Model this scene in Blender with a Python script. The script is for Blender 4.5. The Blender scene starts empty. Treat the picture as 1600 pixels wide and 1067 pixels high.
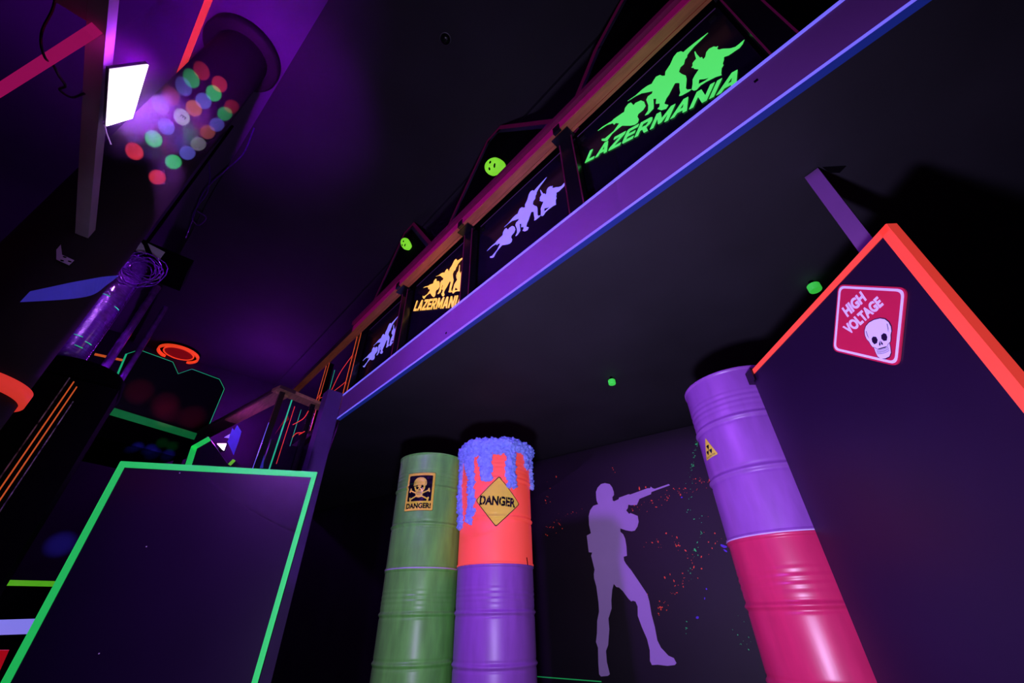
import bpy, bmesh, math, random
from mathutils import Vector, Matrix
from mathutils.geometry import tessellate_polygon
random.seed(7)
C = bpy.context.scene.collection
SC = bpy.context.scene

# ------------------------------------------------------------------ camera
# world frame: X right-far, Y left-far, Z up; the lens is the origin, the floor lies 1.46 m below it
F_PX = 622.22
R3 = Matrix(((0.72923777, -0.37788267, -0.57045329),
             (-0.68408572, -0.42145421, -0.59531763),
             (-0.01545972, 0.82436705, -0.56584447)))      # recomputed below from the two vanishing points
def _cv(p): return Vector((p[0]-800, -(p[1]-533.5), -F_PX))
_Z = _cv((783, -373)).normalized()
_Y = _cv((85, 974)); _Y = (_Y-_Z*_Y.dot(_Z)).normalized()
_X = _Y.cross(_Z)
R3 = Matrix((_X, _Y, _Z))
cam_d = bpy.data.cameras.new('camera')
cam = bpy.data.objects.new('camera', cam_d); C.objects.link(cam)
cam_d.sensor_width = 36; cam_d.lens = 36*F_PX/1600; cam_d.clip_start = 0.02; cam_d.clip_end = 100
cam.matrix_world = R3.to_4x4()
SC.camera = cam
SC.view_settings.view_transform = 'Standard'; SC.view_settings.look = 'None'
SC.view_settings.exposure = 0.0; SC.view_settings.gamma = 1.0
try: SC.view_settings.use_curve_mapping = False
except Exception: pass

def ray(p): return R3 @ _cv(p)
def atZ(p, z):
    d = ray(p); return d*(z/d.z)
def atX(p, x):
    d = ray(p); return d*(x/d.x)
def atY(p, y):
    d = ray(p); return d*(y/d.y)
def onPlane(p, n, k):
    d = ray(p); return d*(k/d.dot(n))
def onCyl(p, cx, cy, r):
    d = ray(p); a = d.x*d.x+d.y*d.y; b = -2*(d.x*cx+d.y*cy); c = cx*cx+cy*cy-r*r
    q = b*b-4*a*c
    t = (-b-math.sqrt(max(q, 0)))/(2*a)
    return d*t

# ------------------------------------------------------------------ world and lamps
w = bpy.data.worlds.new('world'); SC.world = w; w.use_nodes = True
w.node_tree.nodes['Background'].inputs[0].default_value = (0.10, 0.06, 0.22, 1)
w.node_tree.nodes['Background'].inputs[1].default_value = 0.02
def area(name, loc, target, size, power, col, size_y=None, spread=180):
    l = bpy.data.lights.new(name, 'AREA'); l.energy = power; l.color = col; l.size = size
    if size_y: l.shape = 'RECTANGLE'; l.size_y = size_y
    l.spread = math.radians(spread)
    o = bpy.data.objects.new(name, l); C.objects.link(o); o.location = loc
    o.rotation_euler = (Vector(target)-Vector(loc)).to_track_quat('-Z', 'Y').to_euler()
    return o
# the wash lamp standing low beside the camera: throws the barrel and partition shadows on the deck underside
area('wash_lamp_light', (0.30, 0.44, -0.33), (2.3, 1.6, 0.9), 0.16, 40, (0.66, 0.55, 1.0), spread=142)
# black light floods of the hall, with fills added for the glow around them
area('flood_light', (-0.575, 1.66, 1.79), (1.8, 2.0, 1.0), 0.12, 44, (0.42, 0.08, 1.0), 0.26, spread=145)
def bulb(name, loc, power, col, r):
    l = bpy.data.lights.new(name, 'POINT'); l.energy = power; l.color = col; l.shadow_soft_size = r
    o = bpy.data.objects.new(name, l); C.objects.link(o); o.location = loc; return o
bulb('beam_fill', (-0.59, 1.46, 1.79), 1.6, (0.44, 0.04, 1.0), 0.03)  # added bulb, brightens the beam side next to the flood lamp
def spot(name, loc, target, cone, power, col, blend=0.6, r=0.03):
    l = bpy.data.lights.new(name, 'SPOT'); l.energy = power; l.color = col; l.spot_size = math.radians(cone); l.spot_blend = blend; l.shadow_soft_size = r
    o = bpy.data.objects.new(name, l); C.objects.link(o); o.location = loc
    o.rotation_euler = (Vector(target)-Vector(loc)).to_track_quat('-Z', 'Y').to_euler(); return o
spot('ceiling_fill', (-0.50, 1.70, 1.84), (-0.30, 3.1, 4.5), 44, 260, (0.40, 0.0, 1.0), 0.9)  # added spot, lights the ceiling right of the round column
spot('ceiling_fill', (-0.62, 1.60, 1.88), (-1.45, 2.5, 4.5), 80, 220, (0.40, 0.0, 1.0), 0.9)  # added spot, lights the ceiling left of the round column
spot('wrap_highlight_fill', (-0.33, 1.85, 3.05), (-0.64, 3.75, 1.9), 22, 160, (0.50, 0.12, 1.0), 0.6)  # added unseen spot, only makes the streak on the wrapped column
bulb('far_flood_spill', (0.56, 5.02, 1.60), 4, (0.40, 0.03, 1.0), 0.03)
bulb('far_glow_fill', (1.15, 8.2, 3.3), 70, (0.42, 0.02, 1.0), 0.1)  # added unseen bulb for the purple glow high at the far end

# ------------------------------------------------------------------ materials
def lin(c):
    def f(v):
        v /= 255.0
        return v/12.92 if v <= 0.04045 else ((v+0.055)/1.055)**2.4
    return (f(c[0]), f(c[1]), f(c[2]), 1)
M = {}
def mat(name, col, rough=0.6, metal=0.0, emit=None, es=1.0, var=0.25, scale=6.0, bump=0.0, spec=0.5, coat=0.0, stretch=None):
    m = bpy.data.materials.new(name); m.use_nodes = True
    nt = m.node_tree; b = nt.nodes['Principled BSDF']
    c = lin(col)
    tc = nt.nodes.new('ShaderNodeTexCoord'); no = nt.nodes.new('ShaderNodeTexNoise')
    no.inputs['Scale'].default_value = scale; no.inputs['Detail'].default_value = 5
    if stretch:
        mp = nt.nodes.new('ShaderNodeMapping'); mp.inputs['Scale'].default_value = stretch
        nt.links.new(tc.outputs['Object'], mp.inputs[0]); nt.links.new(mp.outputs[0], no.inputs['Vector'])
    else: nt.links.new(tc.outputs['Object'], no.inputs['Vector'])
    rp = nt.nodes.new('ShaderNodeValToRGB')
    rp.color_ramp.elements[0].position = 0.3; rp.color_ramp.elements[1].position = 0.7
    rp.color_ramp.elements[0].color = tuple(v*(1-var) for v in c[:3])+(1,)
    rp.color_ramp.elements[1].color = tuple(min(1, v*(1+var)) for v in c[:3])+(1,)
    nt.links.new(no.outputs['Fac'], rp.inputs[0]); nt.links.new(rp.outputs[0], b.inputs['Base Color'])
    b.inputs['Roughness'].default_value = rough; b.inputs['Metallic'].default_value = metal
    b.inputs['Specular IOR Level'].default_value = spec
    b.inputs['Coat Weight'].default_value = coat
    if bump:
        bp = nt.nodes.new('ShaderNodeBump'); bp.inputs['Strength'].default_value = bump; bp.inputs['Distance'].default_value = 0.01
        nt.links.new(no.outputs['Fac'], bp.inputs['Height']); nt.links.new(bp.outputs[0], b.inputs['Normal'])
    if emit:
        b.inputs['Emission Color'].default_value = lin(emit); b.inputs['Emission Strength'].default_value = es
    M[name] = m
    return m
mat('black_ceiling', (46, 42, 52), 0.8, var=0.2, scale=1.5)
mat('black_soffit', (44, 41, 52), 0.75, var=0.2, scale=1.5)
mat('ceiling_flood_lit', (96, 70, 112), 0.8, var=0.15, scale=1.2)  # paler purple than the other ceilings, flood light put into the colour
mat('black_wall', (40, 30, 48), 0.6, var=0.3, scale=2)
mat('splat_wall', (20, 12, 26), 0.55, var=0.3, scale=2)
mat('black_floor', (22, 20, 26), 0.7)
mat('panel_black', (34, 15, 50), 0.34, var=0.12, scale=2, spec=0.55)
mat('acrylic_black', (20, 13, 32), 0.2, var=0.1, spec=0.45)
mat('matt_black', (9, 8, 12), 0.9, var=0.2, spec=0.05)
mat('gloss_black', (16, 13, 20), 0.25, var=0.1)
mat('purple_board', (132, 84, 150), 0.5, var=0.06, scale=3)
mat('post_purple', (84, 56, 120), 0.5, var=0.1)
mat('seam_sheen', (200, 180, 240), 0.5, var=1.0, scale=2, stretch=(1, 1, 14))  # dash pattern in the colour imitates broken sheen on the seams
mat('lavender_tape', (150, 140, 255), 0.5, emit=(120, 112, 255), es=0.75, var=0.05)
mat('lavender_paint', (176, 168, 255), 0.5, emit=(140, 135, 255), es=0.75, var=0.05)
mat('blue_tape', (34, 50, 130), 0.5, emit=(30, 50, 165), es=0.3, var=0.1)
mat('red_tape', (255, 92, 66), 0.5, emit=(255, 66, 52), es=0.5, var=0.05)
mat('green_tape', (70, 235, 110), 0.5, emit=(30, 225, 95), es=0.5, var=0.08)
mat('teal_tape', (60, 220, 160), 0.5, emit=(30, 190, 130), es=0.6, var=0.08)
mat('green_paint', (90, 255, 110), 0.5, emit=(82, 232, 100), es=0.85, var=0.03)
mat('orange_paint', (255, 200, 90), 0.5, emit=(255, 196, 84), es=0.95, var=0.03)
mat('mask_green', (150, 255, 60), 0.5, emit=(135, 240, 50), es=0.7, var=0.2, scale=25, bump=0.3)
mat('cap_green', (70, 240, 90), 0.5, emit=(60, 205, 70), es=0.7, var=0.15)
mat('orange_cord', (255, 120, 50), 0.5, emit=(225, 95, 40), es=0.6, var=0.1)
mat('red_cord', (255, 70, 60), 0.5, emit=(225, 55, 45), es=0.7, var=0.1)
mat('orange_ring', (255, 90, 40), 0.5, emit=(240, 66, 30), es=0.8, var=0.05)
mat('red_disc', (170, 20, 20), 0.5, emit=(120, 8, 10), es=0.6, var=0.1)
mat('magenta_tape', (150, 22, 84), 0.5, emit=(96, 3, 60), es=0.75, var=0.15)
mat('magenta_edge', (80, 10, 48), 0.5, emit=(60, 2, 40), es=0.6, var=0.3, scale=9)
mat('pink_wood', (245, 60, 140), 0.5, emit=(150, 14, 84), es=0.8, var=0.12, scale=8)  # emission replaces the lamp light that misses this bar
mat('raw_wood', (170, 100, 62), 0.6, emit=(84, 38, 20), es=0.28, var=0.22, scale=5, stretch=(8, 1, 8))  # emission puts some warm light into the wood itself
mat('dark_wood', (190, 138, 104), 0.6, var=0.25, scale=5, stretch=(8, 1, 8))
mat('grey_metal', (120, 112, 130), 0.4, metal=0.4, var=0.1)
mat('grey_edge', (70, 66, 92), 0.5, var=0.2, scale=12)
mat('beam_paint', (200, 184, 200), 0.45, var=0.1)
mat('steel_white', (235, 228, 250), 0.4, var=0.1)
mat('pipe_purple', (170, 70, 230), 0.25, var=0.3, scale=18, bump=0.3, coat=1.0)
mat('duct_dark', (42, 33, 38), 0.7, var=0.15, scale=3, spec=0.3)
mat('wrap_purple', (100, 34, 150), 0.16, var=0.3, scale=22, bump=0.35, stretch=(1, 1, 5), spec=0.9, coat=1.0)
mat('flood_glass', (255, 240, 255), 0.3, emit=(255, 232, 255), es=9, var=0)
mat('flood_small', (255, 240, 255), 0.3, emit=(240, 200, 255), es=5, var=0)
mat('green_drum', (112, 206, 84), 0.36, var=0.22, scale=5, bump=0.05, stretch=(3, 3, .7))
mat('orange_drum', (255, 110, 84), 0.42, emit=(250, 60, 50), es=0.42, var=0.05, scale=5, bump=0.05)
mat('purple_drum', (148, 88, 182), 0.38, var=0.12, scale=6, bump=0.05, stretch=(3, 3, .7))
mat('red_drum', (206, 44, 96), 0.34, var=0.10, scale=6, bump=0.05, stretch=(3, 3, .7))
mat('seam_paint', (210, 190, 235), 0.5, var=0.1)
mat('foam_blue', (140, 160, 255), 0.8, emit=(72, 88, 235), es=0.2, var=0.3, scale=30, bump=0.5)
mat('label_yellow', (240, 222, 80), 0.12, emit=(112, 100, 8), es=0.35, var=0.04, coat=0.6)  # emission makes up for the weak green of the lamps
mat('label_black', (24, 12, 34), 0.15, var=0.05, coat=0.4)
mat('label_grey', (150, 120, 70), 0.3, var=0.05)
mat('sign_red', (226, 40, 84), 0.4, emit=(70, 5, 30), es=0.4, var=0.04)
mat('sign_white', (240, 226, 255), 0.4, emit=(150, 135, 205), es=0.5, var=0.03)
mat('sign_black', (40, 14, 60), 0.4, var=0.05)
mat('soldier_paint', (214, 184, 246), 0.6, var=0.04, scale=3)
mat('splat_orange', (255, 90, 40), 0.5, emit=(180, 52, 22), es=0.5, var=0.2)
mat('splat_green', (50, 220, 110), 0.5, emit=(20, 140, 70), es=0.5, var=0.2)
mat('splat_violet', (90, 50, 230), 0.5, emit=(56, 26, 150), es=0.5, var=0.2)
mat('beam_green_lit', (40, 170, 90), 0.5, emit=(6, 84, 36), es=0.9, var=0.5, scale=2.5)  # green light falling on the beam, put into colour and emission
mat('yellowgreen_tape', (140, 230, 40), 0.5, emit=(90, 190, 30), es=0.6, var=0.2, scale=6)
mat('red_panel', (220, 20, 40), 0.5, emit=(190, 12, 30), es=0.6, var=0.2)
mat('blue_flag', (80, 70, 220), 0.5, emit=(48, 42, 150), es=0.6, var=0.2)
mat('wood_dark_red', (70, 34, 44), 0.6, var=0.3)

# ------------------------------------------------------------------ helpers
def obj(name, bm, m, parent=None, smooth=False):
    me = bpy.data.meshes.new(name)
    bmesh.ops.recalc_face_normals(bm, faces=bm.faces)
    bm.to_mesh(me); bm.free()
    if isinstance(m, (list, tuple)):
        for q in m: me.materials.append(M[q])
    else: me.materials.append(M[m])
    if smooth:
        for p in me.polygons: p.use_smooth = True
    o = bpy.data.objects.new(name, me); C.objects.link(o)
    if parent is not None: o.parent = parent; o.matrix_parent_inverse = Matrix.Translation(parent.location).inverted() if True else o.matrix_parent_inverse
    return o
def thing(name, label, cat, loc, group=None):
    o = bpy.data.objects.new(name, None); C.objects.link(o); o.location = Vector(loc); o.empty_display_size = 0.05
    o['label'] = label; o['category'] = cat
    if group: o['group'] = group
    return o
def tag(o, label, cat, group=None):
    o['label'] = label; o['category'] = cat
    if group: o['group'] = group
    return o
def struct(o):
    o['kind'] = 'structure'; return o
def box(bm, x0, x1, y0, y1, z0, z1):
    vs = [bm.verts.new(p) for p in [(x0,y0,z0),(x1,y0,z0),(x1,y1,z0),(x0,y1,z0),(x0,y0,z1),(x1,y0,z1),(x1,y1,z1),(x0,y1,z1)]]
    for f in [(0,3,2,1),(4,5,6,7),(0,1,5,4),(1,2,6,5),(2,3,7,6),(3,0,4,7)]: bm.faces.new([vs[i] for i in f])
    return vs
def obox(bm, a, b, wvec, hvec):
    """a bar from a to b with cross-section vectors wvec and hvec (a,b is one long edge)"""
    a = Vector(a); b = Vector(b); wv = Vector(wvec); hv = Vector(hvec)
    vs = [bm.verts.new(p) for p in (a, b, b+wv, a+wv, a+hv, b+hv, b+wv+hv, a+wv+hv)]
    for f in [(0,3,2,1),(4,5,6,7),(0,1,5,4),(1,2,6,5),(2,3,7,6),(3,0,4,7)]: bm.faces.new([vs[i] for i in f])
def prism(bm, pts, vec, holes=()):
    """solid from a 3-D outline (list of Vector) extruded by vec"""
    vec = Vector(vec)
    loops = [list(map(Vector, pts))]+[list(map(Vector, h)) for h in holes]
    flat = [p for l in loops for p in l]
    tris = tessellate_polygon(loops)
    f0 = [bm.verts.new(p) for p in flat]; f1 = [bm.verts.new(p+vec) for p in flat]
    for t in tris:
        try:
            bm.faces.new([f0[i] for i in t]); bm.faces.new([f1[i] for i in reversed(t)])
        except ValueError: pass
    k = 0
    for l in loops:
        n = len(l)
        for i in range(n):
            a, b = k+i, k+(i+1) % n
            try: bm.faces.new([f0[a], f0[b], f1[b], f1[a]])
            except ValueError: pass
        k += n
def tube(bm, pts, r, n=8):
    pts = [Vector(p) for p in pts]; rings = []
    for i, p in enumerate(pts):
        d = (pts[min(i+1, len(pts)-1)]-pts[max(i-1, 0)]).normalized()
        a = d.orthogonal().normalized() if i == 0 else (rings_a-d*rings_a.dot(d)).normalized()
        rings_a = a; b = d.cross(a)
        rings.append([bm.verts.new(p+(a*math.cos(q)+b*math.sin(q))*r) for q in [2*math.pi*j/n for j in range(n)]])
    for A, B in zip(rings, rings[1:]):
        for j in range(n): bm.faces.new([A[j], A[(j+1)%n], B[(j+1)%n], B[j]])
    bm.faces.new(rings[0][::-1]); bm.faces.new(rings[-1])
def catmull(pts, k=6):
    pts = [Vector(p) for p in pts]; P = [pts[0]*2-pts[1]]+pts+[pts[-1]*2-pts[-2]]; out = []
    for i in range(1, len(P)-2):
        for j in range(k):
            t = j/k
            out.append(0.5*((2*P[i])+(P[i+1]-P[i-1])*t+(2*P[i-1]-5*P[i]+4*P[i+1]-P[i+2])*t*t+(3*P[i]-P[i-1]-3*P[i+1]+P[i+2])*t**3))
    out.append(pts[-1]); return out
def lathe(bm, prof, cx, cy, z0, seg=72, caps=True):
    rings = []
    for r, z in prof:
        rings.append([bm.verts.new((cx+r*math.cos(2*math.pi*j/seg), cy+r*math.sin(2*math.pi*j/seg), z0+z)) for j in range(seg)])
    for A, B in zip(rings, rings[1:]):
        for j in range(seg): bm.faces.new([A[j], A[(j+1)%seg], B[(j+1)%seg], B[j]])
    if caps: bm.faces.new(rings[0][::-1]); bm.faces.new(rings[-1])
def text_mesh(s, bold=0.0, shear=0.0):
    cu = bpy.data.curves.new('lettering', 'FONT'); cu.body = s; cu.size = 1.0; cu.offset = bold; cu.shear = shear; cu.fill_mode = 'BOTH'
    cu.resolution_u = 5
    o = bpy.data.objects.new('lettering', cu); C.objects.link(o)
    dg = bpy.context.evaluated_depsgraph_get(); me = bpy.data.meshes.new_from_object(o.evaluated_get(dg))
    bpy.data.objects.remove(o); bpy.data.curves.remove(cu)
    vs = [v.co.copy() for v in me.vertices]; fs = [tuple(p.vertices) for p in me.polygons]
    bpy.data.meshes.remove(me)
    return vs, fs
def text_map(bm, s, fn, bold=0.0, shear=0.0, span=None, step=None, thick=None):
    """writes s; its own box is normalised to u 0..1 (by span text if given), v 0..1, then fn(u,v) places it"""
    vs, fs = text_mesh(s, bold, shear)
    ref = text_mesh(span, bold, shear)[0] if span else vs
    x0 = min(v.x for v in ref); x1 = max(v.x for v in ref); y0 = min(v.y for v in vs); y1 = max(v.y for v in vs)
    b2 = bmesh.new(); vv = [b2.verts.new(((v.x-x0)/(x1-x0), (v.y-y0)/(y1-y0), 0)) for v in vs]
    for f in fs:
        try: b2.faces.new([vv[i] for i in f])
        except ValueError: pass
    if step:
        k = step
        while k < 1:
            bmesh.ops.bisect_plane(b2, geom=b2.verts[:]+b2.edges[:]+b2.faces[:], plane_co=(k, 0, 0), plane_no=(1, 0, 0)); k += step
    merge(bm, b2, lambda p: fn(p.x, p.y), thick)
GLYPH = {
 'L': (0.78, [(0,0),(.78,0),(.78,.2),(.25,.2),(.25,1),(0,1)], None),
 'A': (1.0, [(0,0),(.36,1),(.64,1),(1,0),(.75,0),(.67,.2),(.33,.2),(.25,0)], [(.40,.38),(.60,.38),(.5,.72)]),
 'Z': (0.92, [(0,0),(.92,0),(.92,.2),(.33,.2),(.92,.8),(.92,1),(.04,1),(.04,.8),(.58,.8),(0,.2)], None),
 'E': (0.84, [(0.08,0),(.84,0),(.84,.2),(.25,.2),(.25,.41),(.78,.41),(.78,.59),(.25,.59),(.25,.8),(.84,.8),(.84,1),(0.08,1),(0,.9),(0,.1)], None),
 'R': (0.95, [(0,0),(.25,0),(.25,.34),(.40,.34),(.66,0),(.95,0),(.66,.38),(.86,.50),(.91,.70),(.84,.92),(.68,1),(0,1)], [(.25,.54),(.25,.8),(.58,.8),(.65,.67),(.58,.54)]),
 'M': (1.2, [(0,0),(.24,0),(.24,.58),(.50,.10),(.70,.10),(.96,.58),(.96,0),(1.2,0),(1.2,1),(.93,1),(.60,.42),(.27,1),(0,1)], None),
 'N': (0.98, [(0,0),(.24,0),(.24,.60),(.72,0),(.98,0),(.98,1),(.74,1),(.74,.40),(.26,1),(0,1)], None),
 'I': (0.25, [(0,0),(.25,0),(.25,1),(0,1)], None)}
def block_text(bm, s, fn, thick, span, gap=0.13, shear=0.22):
    """heavy slanted block capitals; u=1 falls at the end of the letters in span"""
    W = sum(GLYPH[c][0]+gap for c in span)-gap; x = 0
    for c in s:
        wd, out, hole = GLYPH[c]; f = lambda p: fn((x+p[0]+shear*p[1])/(W+shear), p[1])
        prism(bm, [f(p) for p in out], thick, [[f(p) for p in hole]] if hole else ()); x += wd+gap
def merge(bm, b2, f, thick=None):
    mp = {}
    for v in b2.verts: mp[v] = bm.verts.new(f(v.co))
    fl = []
    for q in b2.faces:
        try: fl.append(bm.faces.new([mp[v] for v in q.verts]))
        except ValueError: pass
    b2.free()
    if thick:
        r = bmesh.ops.extrude_face_region(bm, geom=fl)
        bmesh.ops.translate(bm, vec=thick, verts=[g for g in r['geom'] if isinstance(g, bmesh.types.BMVert)])
def flat_poly(pts, holes=(), step=None):
    """2-D polygon -> bmesh, sliced in x so it can be bent round a drum"""
    b2 = bmesh.new(); loops = [[Vector((p[0], p[1], 0)) for p in pts]]+[[Vector((p[0], p[1], 0)) for p in h] for h in holes]
    flat = [p for l in loops for p in l]; vs = [b2.verts.new(p) for p in flat]
    for t in tessellate_polygon(loops):
        try: b2.faces.new([vs[i] for i in t])
        except ValueError: pass
    if step:
        xs = [p.x for p in flat]; k = math.floor(min(xs)/step)*step
        while k < max(xs):
            if k > min(xs): bmesh.ops.bisect_plane(b2, geom=b2.verts[:]+b2.edges[:]+b2.faces[:], plane_co=(k, 0, 0), plane_no=(1, 0, 0))
            k += step
        ys = [p.y for p in flat]; k = math.floor(min(ys)/step)*step
        while k < max(ys):
            if k > min(ys): bmesh.ops.bisect_plane(b2, geom=b2.verts[:]+b2.edges[:]+b2.faces[:], plane_co=(0, k, 0), plane_no=(0, 1, 0))
            k += step
    return b2
def round_poly(pts, r, n=5):
    out = []; N = len(pts)
    for i in range(N):
        p = Vector(pts[i]).to_2d(); a = (Vector(pts[i-1]).to_2d()-p).normalized(); b = (Vector(pts[(i+1) % N]).to_2d()-p).normalized()
        for j in range(n+1):
            t = j/n; q = p+a*r*(1-t)**2+b*r*t**2
            out.append((q.x, q.y))
    return out

FLOOR = -1.46; SOF = 1.75; CEIL = 4.4; XF = 1.379; ZT = 2.044
# ------------------------------------------------------------------ the hall
bm = bmesh.new(); box(bm, -4.2, 7.2, -3.2, 9.7, FLOOR-0.1, FLOOR); struct(obj('floor', bm, 'black_floor'))
# ceiling: the left bay lies a little higher than the rest; the step runs away slightly to the left
bm = bmesh.new(); prism(bm, [(-0.14, -3.2, CEIL), (-0.25, 1.0, CEIL), (-0.31, 1.9, CEIL), (-0.60, 4.8, CEIL), (-0.95, 9.7, CEIL), (1.61, 9.7, CEIL), (1.61, -3.2, CEIL)], (0, 0, 0.3)); struct(obj('ceiling', bm, 'black_ceiling'))
bm = bmesh.new(); prism(bm, [(-4.2, -3.2, CEIL+0.12), (-0.14, -3.2, CEIL+0.12), (-0.25, 1.0, CEIL+0.12), (-0.31, 1.9, CEIL+0.12), (-0.60, 4.8, CEIL+0.12), (-0.95, 9.7, CEIL+0.12), (-4.2, 9.7, CEIL+0.12)], (0, 0, 0.18)); struct(obj('ceiling_left', bm, 'ceiling_flood_lit'))
bm = bmesh.new(); box(bm, 1.61, 7.2, -3.2, 9.7, CEIL-0.06, CEIL+0.3); struct(obj('ceiling_right', bm, 'black_soffit'))
bm = bmesh.new(); box(bm, -4.2, 7.2, 9.5, 9.7, FLOOR, CEIL+0.3); struct(obj('wall_far', bm, 'black_wall'))
bm = bmesh.new(); box(bm, -4.2, -4.0, -3.2, 9.5, FLOOR, CEIL+0.3); struct(obj('wall_left', bm, 'black_wall'))
bm = bmesh.new(); box(bm, -4.2, 7.2, -3.2, -3.0, FLOOR, CEIL+0.3); struct(obj('wall_back', bm, 'black_wall'))
# wall under the deck with the painted shooter
WD = Vector((0.2073, -0.9783, 0)); WP = Vector((4.02, 3.73, 0)); WN = Vector((0.9783, 0.2073, 0)); WK = WP.dot(WN)
a = WP-WD*6.0; b = WP+WD*7.0
bm = bmesh.new(); obox(bm, (a.x, a.y, FLOOR), (b.x, b.y, FLOOR), WN*0.12, (0, 0, SOF-FLOOR)); struct(obj('wall_right', bm, 'splat_wall'))
# the deck over it
bm = bmesh.new(); prism(bm, [(XF+0.036, -3.0, SOF+0.012), (7.0, -3.0, SOF+0.012), (7.0, 9.5, SOF+0.012), (3.0, 9.5, SOF+0.012), (XF+0.036, 4.16, SOF+0.012)], (0, 0, 0.12)); struct(obj('ceiling_lower', bm, 'black_soffit'))
# skirting line of green paint low on that wall
p0 = onPlane((838, 1055), WN, WK-0.004); zb = p0.z
bm = bmesh.new(); q0 = WP-WD*2.2; q1 = WP+WD*0.6
obox(bm, (q0.x, q0.y, zb), (q1.x, q1.y, zb-0.02), -WN*0.006, (0, 0, 0.008)); struct(obj('trim_1', bm, 'splat_green'))
# plinths that carry the drum stacks
DR = {'green': (57.85, 3.77), 'orange': (48.84, 3.485), 'right': (14.65, 2.70)}
def centre(k):
    az, D = DR[k]; return (D*math.cos(math.radians(az)), D*math.sin(math.radians(az)))
Z1 = 0.30; ZB = Z1-0.88
bm = bmesh.new(); g = centre('green'); o_ = centre('orange'); r_ = centre('right')
box(bm, 1.6, 2.68, 2.25, 3.55, FLOOR, ZB); struct(obj('trim_2', bm, 'matt_black'))
bm = bmesh.new(); box(bm, r_[0]-0.31, r_[0]+0.35, r_[1]-0.31, r_[1]+0.35, FLOOR, ZB); struct(obj('trim_3', bm, 'matt_black'))

# ------------------------------------------------------------------ fascia of the deck
t = thing('fascia_board', 'long purple edge board of the upper deck with two glowing lavender edge lines', 'deck edge', (XF, 0.6, SOF))
bm = bmesh.new(); box(bm, XF, XF+0.03, -2.9, 4.16, SOF+0.001, ZT); obj('board', bm, 'purple_board', t)
bm = bmesh.new(); box(bm, XF-0.004, XF+0.03, -2.9, 4.162, ZT-0.016, ZT+0.003); obj('upper_edge_strip', bm, 'lavender_tape', t)
bm = bmesh.new(); box(bm, XF-0.004, XF, -2.9, 4.162, SOF, SOF+0.018); obj('lower_edge_strip', bm, 'lavender_tape', t)
bm = bmesh.new(); box(bm, XF-0.003, XF+0.034, -2.9, 4.162, SOF-0.003, SOF); obj('underside_strip', bm, 'blue_tape', t)
for p in [(1181, 126), (697, 520), (1262, 150), (822, 545), (780, 580)]:
    c = atX(p, XF-0.002)
    if SOF < c.z < ZT: bm = bmesh.new(); box(bm, XF-0.003, XF-0.0002, c.y-0.008, c.y+0.008, c.z-0.008, c.z+0.006); obj('screw_hole', bm, 'gloss_black', t)
# corner post under the far end of the fascia
tag(obj('corner_post', (lambda b: (box(b, XF-0.16, XF, 4.175, 4.33, FLOOR, ZT+0.02), b)[1])(bmesh.new()), 'post_purple'), 'purple painted square post carrying the far corner of the deck', 'post')

# ------------------------------------------------------------------ railing on the deck
rt = thing('railing', 'deck railing with wooden handrail, magenta face and dark posts', 'railing', (1.34, 1.5, ZT))
ZR = 2.86; XN = 0.454*ZR; XB = 0.484*ZR
bm = bmesh.new(); box(bm, XN, XN+0.062, -2.9, 6.2, ZR, ZR+0.09); hr = obj('handrail', bm, 'raw_wood', rt)
bm = bmesh.new(); box(bm, XN+0.065, XB, -2.9, 6.2, ZR-0.004, ZR+0.09); obj('inner_batten', bm, 'raw_wood', rt)
bm = bmesh.new(); box(bm, XN-0.006, XN-0.001, -2.9, 4.15, ZR+0.002, ZR+0.075); obj('lower_face_strip', bm, 'magenta_tape', rt)
bm = bmesh.new(); box(bm, XN-0.03, XN+0.06, -2.9, 4.15, ZR+0.091, ZR+0.14); obj('upper_face_strip', bm, 'magenta_edge', rt)
bm = bmesh.new(); box(bm, XN-0.004, XN-0.001, 4.15, 6.2, ZR+0.002, ZR+0.088); obj('far_face', bm, 'wood_dark_red', rt)
for i, y in enumerate([-1.26, -0.33, 0.845, 1.985, 3.07, 4.145, 5.08]):
    w2 = 0.055 if i < 5 else 0.055
    bm = bmesh.new(); box(bm, 1.386, 1.45, y-w2, y+w2, SOF+0.135, ZR-0.004)
    p = obj('post', bm, 'gloss_black', rt)
    em = 'magenta_edge' if i < 5 else 'orange_cord'
    for s in (-1, 1):
        bm = bmesh.new(); box(bm, 1.382, 1.386, y+s*w2-0.004, y+s*w2+0.004, SOF+0.135, ZR-0.006); obj('edge_line', bm, em, p)
    if i < 5:
        bm = bmesh.new(); box(bm, XN+0.02, XB+0.02, y-0.075, y+0.075, ZR-0.016, ZR-0.005)
        box(bm, XN-0.012, XN+0.012, y-0.03, y+0.03, ZR-0.016, ZR+0.055)
        obj('rail_bracket', bm, 'gloss_black', p)
bm = bmesh.new(); box(bm, XF+0.012, XF+0.09, 4.165, 6.2, SOF+0.06, SOF+0.134); obj('bottom_rail', bm, 'wood_dark_red', rt)
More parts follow.
